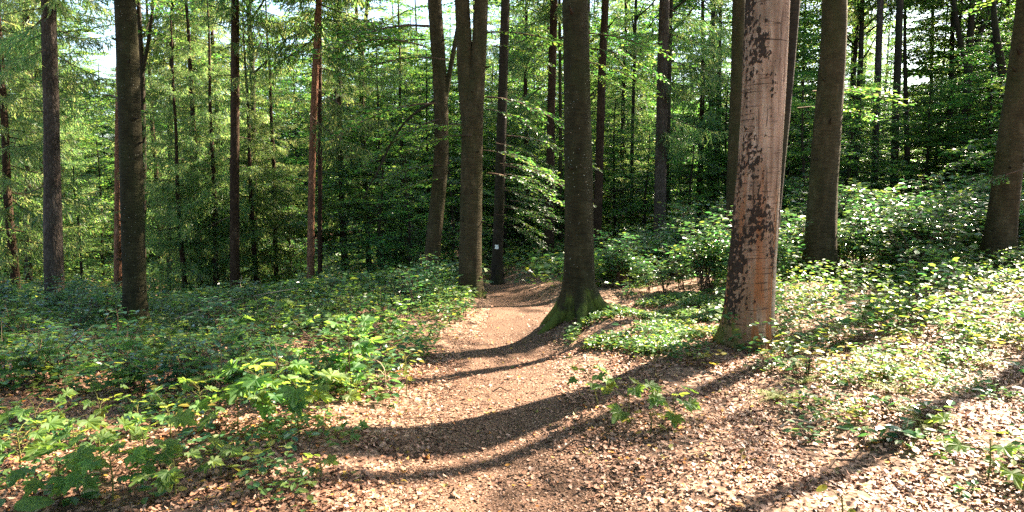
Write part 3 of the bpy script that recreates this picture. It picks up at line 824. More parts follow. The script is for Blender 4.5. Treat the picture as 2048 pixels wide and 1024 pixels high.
# hanging spruce sprays
for t, px, py, d, yaw, pitch, sc, n in (
    (HT[27][0], 1335, 120, 21, -.5, -.1, 1.1, 5), (HT[27][0], 1333, 230, 21, -.3, -.2, 1.0, 4), (HT[27][0], 1335, 20, 21, .2, -.05, 1.2, 5), (HT[27][0], 1315, 60, 21, 3.4, -.1, .9, 3),
    (HT[20][0], 640, 90, 20, -.2, -.2, 1.1, 5), (HT[20][0], 640, 180, 20, -.4, -.3, 1.1, 5), (HT[20][0], 640, 10, 20, .1, -.1, 1.2, 5), (HT[20][0], 618, 60, 20, 3.3, -.1, 1.2, 4),
    (HT[23][0], 1095, 60, 22, 3.0, -.1, 1.2, 5), (HT[23][0], 1090, 170, 22, 2.8, -.2, 1.0, 4), (HT[12][0], 50, 160, 23, -.2, -.2, 1.3, 5), (HT[12][0], 50, 260, 23, -1.2, -.2, 1.2, 5), (HT[12][0], 40, 80, 23, 3.2, -.1, 1.3, 5),
    (HT[18][0], 478, 20, 20, .1, -.1, 1.1, 4), (HT[17][0], 380, 120, 28, .2, -.1, 1.4, 6), (HT[17][0], 380, 60, 28, 3.1, -.1, 1.4, 6), (HT[11][0], 90, 30, 14, 2.8, -.1, 1.1, 4), (HT[11][0], 115, 60, 14, .2, -.1, .8, 3),
):
    bough_part(t, to_local(t.location, px, py, d), yaw, pitch, sc, SPR, n % 3, BLADE_V4, BLADE_F4, 'spruce_needle', n=n, seed=int(px + py))
# knobs and snapped twigs on the beech stems
for t, ax, pts, rad in ((t_mossy, ax_mossy, None, .17), (t_fork, ax_fork, None, .19), (t_lean, ax_lean, None, .13), (HT[14][0], HT[14][1], None, .16), (HT[33][0], HT[33][1], None, .21), (HT[40][0], HT[40][1], None, .2)):
    r = np.random.default_rng(int(t.location.x * 100) + 5000)
    for q in range(6):
        z = r.uniform(.8, 5.5); a = r.uniform(-3.0, -.1); L = r.uniform(.04, .16)
        c = np.array(ax(z)); dv = np.array([math.cos(a), math.sin(a), r.uniform(-.1, .5)])
        limb(t, [c + dv * rad * .8, c + dv * (rad + L * .5), c + dv * (rad + L)], [.03, .016, .009], 'bark_dark', 7, 'branch_stub')
# dead twigs sticking out of the spruce trunks
for sd in (18, 20, 23, 25, 27, 13, 11):
    t, ax, pts, rad = HT[sd]
    r = np.random.default_rng(sd)
    for q in range(7):
        z = r.uniform(2.0, 8.5); a = r.uniform(0, 6.28); L = r.uniform(.3, 1.3)
        c = np.array(ax(z)); dv = np.array([math.cos(a), math.sin(a), r.uniform(-.35, .1)])
        limb(t, [c + dv * .05, c + dv * L * .5 + np.array([0, 0, -.03]), c + dv * L + np.array([0, 0, -.1 * L])], [.014, .009, .003], 'twig', 5, 'dead_branch')


# ---------------------------------------------------------------- filler trees
def pos_px(px, d):
    x = (px - W / 2) / F * d
    return x, d, float(hgt(x, d))


print('fill')
taken = [(v[3][0], v[3][1]) for v in BIGX.values()]


def free(x, y, r):
    return all((x - a) ** 2 + (y - b) ** 2 > r * r for a, b in taken)


def zone(px, d):
    if px < 560:
        return 'beyond the left undergrowth' if d < 32 else 'far down the left slope'
    if px < 900:
        return 'behind the pine pair and leaning beech'
    if px < 1250:
        return 'past the far end of the path'
    if px < 1620:
        return 'in the dark wood behind the bright bushes'
    return 'on the right slope above the bushes' if d < 36 else 'deep in the wood up the right slope'


def young_spruce(px, d, k, label, sc=1.0, group=None):
    x, y, z = pos_px(px, d)
    t = thing('young_spruce_tree', label, 'tree', (x, y, z), px * .7, group, sc)
    link('trunk', STR[k], t); link('crown', SPRUCE_LOW[k], t)
    taken.append((x, y))


young_spruce(22, 17.5, 1, 'young spruce whose sunlit boughs hang in at the left border', .9)
young_spruce(395, 23, 0, 'sunlit young spruce with drooping boughs down to the undergrowth', 1.0)
young_spruce(440, 27, 1, 'dense spruce close behind the clean brown spruce trunk', 1.0)
young_spruce(320, 30, 1, 'shaded spruce behind the thin dark spruce trunk', 1.0)
young_spruce(548, 25, 0, 'spruce with low skirts between brown spruce trunk and red-brown pine', .85)
young_spruce(690, 25, 2, 'dark drooping spruce right of the red-brown pine', 1.0)
young_spruce(800, 25, 0, 'very dark young spruce in the gap left of the leaning beech', .8)
young_spruce(1055, 27, 1, 'dark spruce past the path end, between marked tree and straight spruce', .95)
young_spruce(1395, 28, 2, 'spruce with pale sunlit hanging sprays near the pink bare trunk', 1.0)
young_spruce(1240, 34, 2, 'tall spruce in the dark wood right of the mossy trunk', 1.1)
young_spruce(130, 31, 1, 'dark spruce between the grey spruce and the thick dark beech', .9)

young_spruce(365, 21, 0, 'small feathery spruce in front of the thin dark spruce trunk', .7)
young_spruce(425, 21.5, 0, 'bright feathery spruce just left of the clean brown spruce trunk', .78)
young_spruce(510, 23, 0, 'feathery spruce just right of the clean brown spruce trunk', .8)
young_spruce(95, 25, 1, 'dense spruce standing behind the grey spruce trunk', .85)
GR = 'young leafy trees filling the wood'


def sunny(x, y, r, tall=False):
    # the strip through which the low sun reaches the path
    q = -x * .616 + y * .788
    if tall and x > -3 and (10.5 < q < 13.5 or 17 < q < 21 or 25 < q < 30):
        return True
    return -4 < q < 7.6 + r and x > 6 and y < (25 if tall else 18)


def young_tree(px, d, k, sc=1.0, keep=False):
    x, y, z = pos_px(px, d)
    if sunny(x, y, 1.5) and not keep:
        return
    t = thing('young_beech_tree', 'leafy young tree ' + zone(px, d), 'tree', (x, y, z), rng.uniform(0, 6.28), 'young leafy trees ' + zone(px, d), sc)
    link('trunk', YTR[k], t); link('crown', YOUNG[k], t)
    taken.append((x, y))


def tall_tree(px, d, k, c):
    x, y, z = pos_px(px, d)
    if sunny(x, y, 2.5, True):
        return
    t = thing('background_tree', 'dark slender tree ' + zone(px, d), 'tree', (x, y, z), rng.uniform(0, 6.28), 'dark slender trees ' + zone(px, d), rng.uniform(.85, 1.2))
    link('trunk', TALL_TR[k], t)
    link('crown', CROWNS[c] if c < 3 else SPRUCE_TOP[c - 3], t, (0, 0, 7.5))
    taken.append((x, y))


# young leafy trees in front rows and behind
for px, d, k, sc in ((760, 20, 3, .9), (820, 19, 3, .8), (905, 20, 3, .9), (1010, 24, 0, 1), (1130, 26, 0, 1), (1230, 27, 0, 1), (1290, 24, 3, .9), (1380, 24, 3, 1),
                     (1450, 27, 0, 1), (1600, 19, 3, 1), (1690, 22, 0, .9), (1560, 24, 0, 1.0), (1740, 24, 3, 1.1), (1850, 24, 3, 1), (1960, 22, 0, 1), (2030, 24, 1, .9), (1890, 25, 0, .9), (160, 24, 3, 1), (20, 27, 1, 1), (200, 28, 0, 1),
                     (1990, 30, 4, 1.0), (1900, 32, 4, 1.1), (1860, 34, 2, 1.1), (930, 27, 2, .9), (985, 29, 1, 1), (860, 26, 1, 1)):
    young_tree(px, d, k, sc)
cnt = 0
for i in range(6000):
    if cnt >= 170:
        break
    d = 23 + 75 * rng.random() ** 1.1
    px = rng.uniform(-140, 2190)
    x, y, z = pos_px(px, d)
    if not free(x, y, 1.5 + d * .012):
        continue
    if 130 < px < 235 and d < 45 or 250 < px < 1000 and 27.5 < d < 38:
        continue
    young_tree(px, d, int(rng.choice([0, 1, 2, 3, 4], p=[.3, .3, .12, .25, .03])), rng.uniform(.8, 1.2) * (1 + max(0, d - 45) * .012)); cnt += 1
for px, d, k, sc in ((575, 26, 3, 1), (525, 30, 3, 1.1), (715, 30, 3, 1.2), (600, 40, 4, 1), (420, 40, 4, 1), (880, 38, 4, 1), (85, 38, 4, 1), (172, 46, 4, 1.1), (215, 52, 4, 1.2), (290, 43, 4, 1.1), (505, 45, 4, 1.2), (560, 50, 4, 1.3), (345, 52, 4, 1.2), (750, 44, 4, 1.1), (690, 52, 4, 1.3), (20, 46, 4, 1.1), (130, 58, 4, 1.2), (815, 48, 4, 1.2), (255, 60, 4, 1.3), (460, 60, 4, 1.3)):
    young_tree(px, d, k, sc)
for px, d in ((165, 54), (55, 54), (105, 62), (150, 68), (300, 64), (400, 58), (520, 61), (640, 57), (730, 60), (790, 52), (830, 56), (900, 63), (1000, 58), (1075, 60), (1180, 55), (1255, 60), (1300, 52), (1340, 58), (1420, 62)):
    young_tree(px, d, 4, rng.uniform(1.45, 1.7))
for px, d, k, sc in ((2190, 15.5, 1, .95), (2140, 19, 1, 1), (2155, 17.2, 0, 1.1), (2110, 22.5, 1, 1.05), (2060, 26, 1, 1)):  # row added past the right border to shade the far bushes
    young_tree(px, d, k, sc, True)
for i in range(95):
    young_tree(-120 + 2300 * (i + rng.random()) / 95, rng.uniform(62, 110), int(rng.choice([1, 2])), rng.uniform(1.2, 1.6))
cnt = 0
for i in range(2000):
    if cnt >= 58:
        break
    d = 26 + 50 * rng.random()
    px = rng.uniform(-100, 2150) if cnt % 3 else rng.uniform(1150, 2100)
    x, y, z = pos_px(px, d)
    if not free(x, y, 1.3):
        continue
    if 120 < px < 240 or 250 < px < 1000 and 26 < d < 40:
        continue
    tall_tree(px, d, int(rng.integers(4)), int(rng.choice([0, 1, 2, 3, 4], p=[.25, .2, .25, .15, .15]))); cnt += 1

# trees outside the frame: trunks on the sunny side throw the bands of shade over the path
for i, (x, y, k, c, s) in enumerate(((8.6, 10.9, 2, 2, 1.0), (8.9, 9.24, 0, 2, .9), (-9, 4, 2, 1, 1), (-5, -3, 0, 1, 1), (4, -5, 2, 0, 1), (9, -3, 2, 1, 1), (-1, -8, 1, 0, 1), (-11, -4, 2, 2, 1), (13, -1, 1, 2, 1), (-15, 4, 1, 1, 1))):  # those behind and beside the camera are added to cut skylight on trunks
    t = thing('beech_tree', 'slender beech of the same wood standing outside the frame', 'tree', (x, y, float(hgt(x, y))), i, 'beeches outside the frame', s)
    link('trunk', TALL_TR[k], t)
    if y < 5:
        link('low_foliage', YOUNG[i % 2], t)
    if i < 2:  # boughs added out of view to break the trunk shadows into dapple
        for q, zq in enumerate((4.8, 6.6, 8.2)):
            bough_part(t, (0, 0, zq - i * .8), 2.0 + q * 2.1 + i, .05, .9, FINE, q, HEX_V, HEX_F, 'beech_leaf', n=2, seed=q + 80 * i)
    if c is not None:
        link('crown', CROWNS[c] if c < 3 else SPRUCE_TOP[0], t, (0, 0, 12 if y > 5 else 9))


# ---------------------------------------------------------------- ground and path
def axis_grid(a, b, fine, lo, hi, coarse_n):
    inner = np.arange(lo, hi, fine)
    l = lo - (np.linspace(0, 1, coarse_n)[1:] ** 2.2) * (lo - a); h_ = hi + (np.linspace(0, 1, coarse_n)[1:] ** 2.2) * (b - hi)
    return np.concatenate([l[::-1], inner, h_])


gx = axis_grid(-260, 260, .09, -9, 9, 50); gy = axis_grid(-60, 320, .09, 1.5, 18, 60)
GX, GY = np.meshgrid(gx, gy, indexing='xy')
GZ = hgt(GX, GY)
micro = np.array([mnoise.noise(Vector((a * 3.1, b * 3.1, 0))) for a, b in zip(GX.ravel(), GY.ravel())]).reshape(GX.shape) * .018
onp = np.clip((np.abs(GX - path_x(GY)) - path_w(GY)) / .4, 0, 1)
GZ = GZ + micro * onp - .012 * (1 - onp)
nx, ny = len(gx), len(gy)
i = np.arange(ny - 1)[:, None] * nx; j = np.arange(nx - 1)[None]
Fc = np.stack([i + j, i + j + 1, i + nx + j + 1, i + nx + j], -1).reshape(-1, 4)
g = link('ground', mesh_from('ground', [(np.stack([GX, GY, GZ], -1).reshape(-1, 3), Fc, 0, True)], [M['ground']])); g['kind'] = 'structure'
py_ = np.arange(-8, 40, .08); cols = np.linspace(-1, 1, 15)
edge = np.array([[mnoise.noise(Vector((q * 1.7, s * 9, 3))) + .5 * mnoise.noise(Vector((q * 5.0, s * 9, 8))) for s in (-1, 1)] for q in py_]) * .16
pw_ = path_w(py_)
PX = path_x(py_)[:, None] + cols[None] * (pw_[:, None] + np.where(cols[None] < 0, edge[:, :1], edge[:, 1:]) * np.abs(cols[None]))
PY = np.repeat(py_[:, None], 15, 1)
PZ = hgt(PX, PY) + .004 - .022 * np.abs(cols[None]) ** 6
n2 = 15
i = np.arange(len(py_) - 1)[:, None] * n2; j = np.arange(n2 - 1)[None]
Fc = np.stack([i + j, i + j + 1, i + n2 + j + 1, i + n2 + j], -1).reshape(-1, 4)
pth = link('path', mesh_from('path', [(np.stack([PX, PY, PZ], -1).reshape(-1, 3), Fc, 0, True)], [M['path']])); pth['kind'] = 'structure'


def in_view(x, y, m=1.06):
    return (np.abs(x) < (y + .4) * .75 * m + .3) & (y > 2.6)


def on_path(x, y):
    return np.abs(x - path_x(y)) / path_w(y)


# leaf litter --------------------------------------------------
def litter_templates():
    T = []
    for c, tw, wd in ((.35, .2, 1), (-.4, .4, .9), (.7, -.4, .8), (.2, .7, 1.0), (-.25, -.6, .9), (1.0, .2, .6), (-.8, .3, .75), (.1, .3, 1.0)):
        V = HEX_V.copy(); V = np.concatenate([V, [(0, .5, 0)]])
        V[:, 0] *= wd * 1.05
        z = c * (V[:, 1] - .5) ** 2 * 1.6 + tw * V[:, 0] * (V[:, 1] - .4) * 2 + .9 * abs(c) * V[:, 0] ** 2
        V[:, 2] = z; T.append((V, np.array([(0, 1, 6), (1, 2, 6), (2, 3, 6), (3, 4, 6), (4, 5, 6), (5, 0, 6)])))
    return T


def scatter(n, y0, y1, xr=9.5):
    y = y0 + (y1 - y0) * rng.random(n); x = rng.uniform(-xr, xr, n)
    k = in_view(x, y)
    return x[k], y[k]


def litter(parts, x, y, size, mi, lift=.02, tiltk=.32):
    T = litter_templates(); n = len(x)
    z = hgt(x, y) + rng.uniform(.0, lift, n)
    which = rng.integers(len(T), size=n); az = rng.uniform(0, 6.283, n)
    ax = np.stack([np.cos(az), np.sin(az), rng.normal(0, tiltk * .7, n)], 1); nr = np.stack([rng.normal(0, tiltk, n), rng.normal(0, tiltk, n), np.ones(n)], 1)
    sz = size * rng.uniform(.5, 1.0, n) * np.where(rng.random(n) < .3, 1.55, 1.0)
    for q, (tv, tf) in enumerate(T):
        k = which == q
        if k.any():
            V, Fc = place_leaves(tv, tf, np.stack([x, y, z], 1)[k], ax[k], nr[k], sz[k]); parts.append((V, Fc, mi, True))


LP = []
for n, y0, y1 in ((120000, 2.6, 5.0), (90000, 5.0, 7.5), (50000, 7.5, 11), (20000, 11, 20)):
    x, y = scatter(n, y0, y1)
    op = on_path(x, y)
    keep = rng.random(len(x)) < np.clip((op - .5) * 1.1, .12, 1) * np.where(np.sin(4.1 * x + 2 * np.sin(3 * y)) * np.sin(4.6 * y + 1.5 * np.sin(2.3 * x)) > -.25, 1, .35)
    litter(LP, x[keep], y[keep], .039, 0, .026, .3)
lt = link('leaf_litter', mesh_from('leaf_litter', LP, [M['litter']])); lt['kind'] = 'stuff'
CP = []
for n, y0, y1 in ((130000, 2.6, 5.5), (60000, 5.5, 9), (20000, 9, 14)):
    y = y0 + (y1 - y0) * rng.random(n // 4); x = path_x(y) + rng.normal(0, .62, n // 4) * path_w(y) * 1.25
    litter(CP, x, y, .02, 0, .006, .25)
ch = link('path_debris', mesh_from('path_debris', CP, [M['chips']])); ch['kind'] = 'stuff'

TW = []
for i in range(1500):
    y = 2.7 + 9 * rng.random() ** 1.3; x = rng.uniform(-8, 8)
    if not in_view(x, y) or (on_path(x, y) < .9 and rng.random() < .8):
        continue
    a = rng.uniform(0, 6.283); L = rng.uniform(.03, .17); z = float(hgt(x, y)) + rng.uniform(.008, .03)
    d = np.array([math.cos(a), math.sin(a), rng.normal(0, .12)])
    p = np.array([x, y, z]); r0 = rng.uniform(.0012, .0035)
    TW.append(tube(np.array([p - d * L, p + np.array([0, 0, .008]) + rng.normal(0, .006, 3), p + d * L]), [r0, r0, r0 * .6], 4))
for i in range(260):
    y = 5.5 + 9 * rng.random(); x = -rng.uniform(.9, 9)
    if not in_view(x, y):
        continue
    z = float(hgt(x, y)); h_ = rng.uniform(.15, .55); ln = rng.normal(0, .12, 2)
    TW.append(tube(np.array([(x, y, z), (x + ln[0] * .4, y + ln[1] * .4, z + h_ * .55), (x + ln[0], y + ln[1], z + h_)]), [.003, .0025, .001], 4))
V, Fc = merge(TW)
tl = link('twig_litter', mesh_from('twig_litter', [(V, Fc, 0, True)], [M['twig']])); tl['kind'] = 'stuff'
print('undergrowth')


# ---------------------------------------------------------------- undergrowth
def shrub_mesh(seed, h, n_st, leaf, spread=.35, mat='shrub_leaf', tv=HEX_V, tf=HEX_F, space=.05):
    r = np.random.default_rng(seed); B = Leaves(); stems = []
    for s in range(n_st):
        az = r.uniform(0, 6.283); hh = h * r.uniform(.55, 1.1); sp_ = spread * r.uniform(.3, 1.2)
        p0 = np.array([r.normal(0, .04), r.normal(0, .04), -.04])
        top = np.array([math.cos(az) * sp_, math.sin(az) * sp_, hh])
        mid = p0 * .4 + top * .55 + np.array([-math.cos(az) * sp_ * .12, -math.sin(az) * sp_ * .12, .1 * hh])
        stems.append((np.array([p0, mid, top]), np.array([.006, .004, .002]) * (.6 + h)))
        for q in range(max(4, int(hh / .10))):
            t = .3 + .7 * r.random()
            c = (p0 * (1 - t) ** 2 + 2 * mid * t * (1 - t) + top * t * t)
            a2 = r.uniform(0, 6.283); d = np.array([math.cos(a2), math.sin(a2), r.uniform(-.05, .35)]); ln = h * r.uniform(.2, .5) * (1.1 - .6 * t) + .06
            stems.append((np.array([c, c + d * ln]), np.array([.0025, .001])))
            k = max(2, int(ln / space))
            for m in range(k):
                p = c + d * ln * (m + .7) / k
                sg = 1 if m % 2 else -1
                perp = np.array([-d[1], d[0], 0])
                B.add(p, d * .7 + perp * sg * .8 + r.normal(0, .15, 3) + np.array([0, 0, -.1]), np.array([0, 0, 1]) + r.normal(0, .28, 3), leaf * r.uniform(.6, 1.15))
    p, a, n, s = B.arrays()
    V, Fc = place_leaves(tv, tf, p, a, n, s)
    tv_, tf_ = merge([tube(tp, tr, 4) for tp, tr in stems])
    return (mesh_from('shrub_foliage', [(V, Fc, 0, False)], [M[mat]]), mesh_from('shrub_stem', [(tv_, tf_, 0, True)], [M['twig']]))


LOW = [shrub_mesh(500 + i, h, n, .105, sp_, space=.06) for i, (h, n, sp_) in enumerate([(.42, 8, .34), (.55, 9, .38), (.34, 8, .36), (.65, 9, .36)])]
TALLS = [shrub_mesh(520 + i, h, n, .115, sp_, space=.06) for i, (h, n, sp_) in enumerate([(1.0, 11, .55), (1.3, 12, .6), (.85, 11, .55)])]
LOW += [shrub_mesh(560 + i, h, n, .125, sp_, space=.10, tv=MAP_V, tf=MAP_F, mat='maple_leaf') for i, (h, n, sp_) in enumerate([(.45, 6, .34), (.6, 7, .36)])]
SEED = [shrub_mesh(540 + i, h, n, .075, .10) for i, (h, n) in enumerate([(.13, 2), (.16, 2), (.10, 3)])]
SEEDY = [shrub_mesh(550 + i, h, n, .065, .10, 'yellow_leaf') for i, (h, n) in enumerate([(.17, 3), (.13, 3)])]


def put_shrub(kind, lib, x, y, label, group, sc, name='shrub'):
    f, s = lib[int(rng.integers(len(lib)))]
    t = thing(name, label, kind, (x, y, float(hgt(x, y))), rng.uniform(0, 6.28), group, sc)
    link('foliage', f, t); link('stem', s, t)


def clump(x, y, s=1.0, amt=.0):
    c = np.sin(2.1 * x * s + 1.3 * np.sin(1.7 * y * s)) * np.sin(2.6 * y * s + .7 * x) + .5 * np.sin(5.3 * x * s + 2) * np.sin(4.7 * y * s)
    return c > amt


def density_left(x, y):
    return (x < path_x(y) - path_w(y) - .25) & (y > 5.6 + .4 * np.sin(x * 1.3))


n = 0
for i in range(4000):
    if n >= 215:
        break
    y = 5.2 + 14 * rng.random() ** 1.2; x = rng.uniform(-14, -.7)
    if not in_view(x, y) or not density_left(x, y):
        continue
    if x > path_x(y) - path_w(y) - .5 and rng.random() < .5:
        continue
    if abs(x / y + .55) < .05 and 8 < y < 11.6:
        continue
    if not clump(x, y, .9, -.45):
        continue
    big = y > 12 and rng.random() < .4
    far = y > 9
    put_shrub('shrub', TALLS if big else LOW, x, y, 'leafy green seedling shrub in the far undergrowth left of the path' if far else 'leafy green seedling shrub in the nearer undergrowth left of the path',
              'far undergrowth shrubs left of the path' if far else 'nearer undergrowth shrubs left of the path', rng.uniform(.6, 1.05) * (.75 if big else 1) * (.68 if x > path_x(y) - 1.6 and y > 7.5 else 1), 'undergrowth_shrub')
    n += 1
n = 0
for i in range(9000):
    if n >= 260:
        break
    y = 7.2 + 13 * rng.random(); x = rng.uniform(.5, 14)
    if not in_view(x, y):
        continue
    u = x / y
    lim = 11.0 if u < .33 else 7.6
    if y < lim or x < path_x(y) + path_w(y) + .25:
        continue
    if (x - .95) ** 2 + (y - 8.6) ** 2 < .8 or x < path_x(y) + path_w(y) + .8:
        continue
    if (.39 < u < .56 and y < 12.1) or (u > .62 and y < 11.8):
        continue
    big = (y > 10.3) and u > .16 and rng.random() < .7
    far = y > 12
    put_shrub('shrub', TALLS if big else LOW, x, y, 'glossy-leaved bush on the rise right of the path, behind the front rows' if far else 'glossy-leaved bush in the front rows right of the path',
              'back bushes right of the path' if far else 'front bushes right of the path', rng.uniform(.75, 1.2) * (.72 if u < .25 else 1), 'leafy_bush')
    n += 1

# ground cover as one mass
GP = []


def cover(x, y, size, zmax, mi=0, tilt=.3, tv=HEX_V, tf=HEX_F):
    n = len(x)
    z = hgt(x, y) + rng.uniform(.02, zmax, n)
    az = rng.uniform(0, 6.283, n)
    V, Fc = place_leaves(tv, tf, np.stack([x, y, z], 1), np.stack([np.cos(az), np.sin(az), rng.normal(-.1, .2, n)], 1), np.stack([rng.normal(0, tilt, n), rng.normal(0, tilt, n), np.ones(n)], 1), size * rng.uniform(.6, 1.2, n))
    GP.append((V, Fc, mi, False))


x = rng.uniform(-12, -.5, 60000); y = 5.0 + 13 * rng.random(60000); k = in_view(x, y) & density_left(x, y) & (rng.random(60000) < np.where(clump(x, y, .9, -.3), .9, .18)); cover(x[k], y[k], .085, .22)
x = rng.uniform(.6, 3.2, 26000); y = 6.7 + 4.2 * rng.random(26000)
k = (x > path_x(y) + path_w(y) + .1) & (x / y < .36) & (y > 6.9 + .3 * np.sin(3 * x)) & clump(x, y, 1.6, -.05); cover(x[k], y[k], .052, .09)
x = rng.uniform(2.2, 13, 60000); y = 6.2 + 13 * rng.random(60000); k = in_view(x, y) & (x / y > .3) & (y > 6.6 + .4 * np.sin(2 * x)) & (rng.random(60000) < np.where(clump(x, y), 1, .5)); cover(x[k], y[k], .08, .40)
x = rng.uniform(1.2, 7, 20000); y = 3.2 + 3.8 * rng.random(20000); k = in_view(x, y) & (x > 1.0 + (6.6 - y) * .55) & clump(x, y, 1.3, .38 - .12 * x / y); cover(x[k], y[k], .05, .16)
x = rng.uniform(-5, -1.0, 7000); y = 3.2 + 2.4 * rng.random(7000); k = in_view(x, y) & clump(x, y, 1.4, .35) & (x < -.9 - (y - 3.2) * .1); cover(x[k], y[k], .05, .13)
x = rng.uniform(-34, 34, 170000); y = 13 + 32 * rng.random(170000); k = in_view(x, y) & (on_path(x, y) > 1.1); cover(x[k], y[k], .15, .65, 0, .4, DIA_V, DIA_F)
gc = link('ground_cover', mesh_from('ground_cover', GP, [M['cover_leaf']])); gc['kind'] = 'stuff'


# maple saplings ----------------------------------------------
def maple(px, py, h, n_leaf, leaf, label, seed, spread=.22, mat='maple_leaf', tv=MAP_V, tf=MAP_F, name='maple_sapling', cat='sapling', lean=(0, 0)):
    gx_, gy_ = ground_at(px, py)
    t = thing(name, label, cat, (gx_, gy_, float(hgt(gx_, gy_))))
    r = np.random.default_rng(seed)
    top = np.array([lean[0], lean[1], h])
    st = [(np.array([(0, 0, -.03), (top * .5 + np.array([.01, 0, 0])), top]), np.array([.0055, .004, .003]))]
    B = Leaves()
    for i in range(n_leaf):
        tt = 1 - (i / max(n_leaf - 1, 1)) * .6
        c = top * tt
        az = i * 2.4 + r.normal(0, .3); ln = spread * r.uniform(.5, 1.15) * (1.2 - .3 * tt)
        d = np.array([math.cos(az), math.sin(az), r.uniform(.1, .6)])
        e = c + d * ln
        st.append((np.array([c, c * .5 + e * .5 + np.array([0, 0, .015]), e]), np.array([.002, .0016, .0012])))
        B.add(e, np.array([d[0], d[1], r.uniform(-.45, -.05)]), np.array([0, 0, 1]) + r.normal(0, .25, 3) + np.array([0, -.15, 0]), leaf * r.uniform(.6, 1.1))
    p, a, n, s = B.arrays()
    V, Fc = place_leaves(tv, tf, p, a, n, s)
    link('foliage', mesh_from('maple_foliage', [(V, Fc, 0, False)], [M[mat]]), t)
    tv_, tf_ = merge([tube(tp, tr, 6) for tp, tr in st])
    link('stem', mesh_from('maple_stem', [(tv_, tf_, 0, True)], [M['green_stem']]), t)
    return t


maple(530, 858, .40, 16, .17, 'tallest bright maple sapling with big lobed leaves at the litter edge', 1, .2)
maple(595, 862, .32, 12, .17, 'broad maple sapling with yellow-green leaves beside the tallest sapling', 2, .2)
maple(475, 868, .28, 10, .14, 'shaded maple sapling left of the tallest bright sapling', 3, .2)
maple(655, 828, .22, 8, .11, 'small pale sapling right of the tallest bright maple sapling', 4, .16)
maple(812, 790, .36, 16, .085, 'upright yellowish seedling with many small leaves beside the path', 5, .12, 'yellow_leaf', HEX_V, HEX_F, 'yellow_seedling', 'seedling')
maple(720, 800, .16, 7, .08, 'low yellowish seedling near the bare bent twig', 6, .1, 'yellow_leaf', HEX_V, HEX_F, 'yellow_seedling', 'seedling')
maple(290, 960, .28, 12, .13, 'dark maple sapling in the shade on the left litter', 7, .2)
maple(225, 1010, .26, 14, .13, 'maple sapling at the bottom with half its leaves sunlit', 8, .2)
maple(120, 1015, .26, 14, .12, 'dark leafy maple at the bottom between big round leaf and sunlit sapling', 9, .2)
maple(150, 930, .24, 9, .12, 'shaded maple sapling on litter above the dark leafy maple', 10, .2)
maple(275, 860, .2, 7, .10, 'sunlit maple seedling on the left litter strip', 11, .16)
maple(70, 870, .24, 9, .11, 'green maple seedling at the left border on the litter', 12, .18)
maple(200, 850, .2, 8, .1, 'maple seedling at the edge of the left undergrowth', 13, .16)
maple(400, 830, .22, 8, .1, 'maple seedling before the undergrowth, left of the tall bright sapling', 14, .16)
maple(1200, 815, .30, 9, .10, 'dark green sapling with arching leaves right of the path', 15, .2, lean=(-.12, 0))
maple(1255, 850, .28, 8, .14, 'dark maple sapling with big leaves on the litter right of the path', 16, .18)
maple(1345, 850, .22, 8, .12, 'half-sunlit maple sapling before the pink bare trunk', 17, .18)
maple(1300, 870, .16, 6, .08, 'small pale seedling right of the dark big-leaved sapling', 18, .12, 'yellow_leaf')
maple(1975, 960, .22, 9, .13, 'glossy dark green sapling low at the right border', 19, .2)
maple(1680, 1050, .14, 4, .065, 'single seedling with smooth leaves at the bottom edge, right half', 20, .1, tv=ROUND_V, tf=ROUND_F)
maple(700, 890, .1, 3, .10, 'tiny three-leaved maple seedling on the shadow band', 21, .08)
maple(640, 960, .12, 4, .08, 'tiny maple seedling on the litter left of the path bottom', 22, .08)
maple(1905, 700, .3, 10, .09, 'upright seedling on bright litter under the trunk at the right edge', 23, .15)
maple(350, 1000, .22, 11, .11, 'maple sapling on the bottom litter, right of the half-sunlit one', 31, .18)
maple(40, 950, .26, 12, .12, 'leafy maple sapling at the left border above the big round leaf', 32, .2)
maple(200, 950, .26, 12, .12, 'maple sapling with spread leaves in the thick of the bottom left saplings', 33, .22)
maple(340, 880, .2, 8, .11, 'yellow-green maple seedling on sunny litter left of the tall saplings', 34, .18)
maple(440, 960, .13, 5, .09, 'little maple seedling alone on litter below the tall bright saplings', 35, .1)
# big smooth leaf in the corner
cx, cy = ground_at(10, 1090)
t = thing('round_leaved_plant', 'plant with two big smooth oval leaves in the bottom left corner', 'plant', (cx, cy, float(hgt(cx, cy))))
B = Leaves(); st = []
for e, a, s in (((.02, .05, .14), (.5, .75, -.02), .17), ((.0, -.05, .08), (.6, .5, -.05), .13), ((-.1, .1, .12), (-.6, .4, 0), .14)):
    B.add(np.array(e), np.array(a), np.array([.05, -.25, 1.0]), s); st.append(tube(np.array([(0, 0, -.03), (e[0] * .4, e[1] * .4, e[2] * .7), e]), [.004, .003, .002], 6))
V, Fc = place_leaves(ROUND_V, ROUND_F, *B.arrays())
link('foliage', mesh_from('round_foliage', [(V, Fc, 0, True)], [M['maple_leaf']]), t); V, Fc = merge(st); link('stem', mesh_from('stem', [(V, Fc, 0, True)], [M['green_stem']]), t)

# small seedlings on the litter
for i in range(115):
    for _ in range(50):
        y = rng.uniform(3.4, 7.4); x = rng.uniform(-4.5, 6)
        if in_view(x, y) and ((x > 1.0 + (7 - y) * .35) or (x < -1.25 and y < 5.6)):
            break
    rgt = x > 0
    put_shrub('seedling', SEEDY if rng.random() < .3 else SEED, x, y, 'small green seedling on the bright litter right of the path' if rgt else 'small green seedling on the litter left of the path',
              'seedlings on the right litter' if rgt else 'seedlings on the left litter', rng.uniform(.7, 1.4), 'seedling')

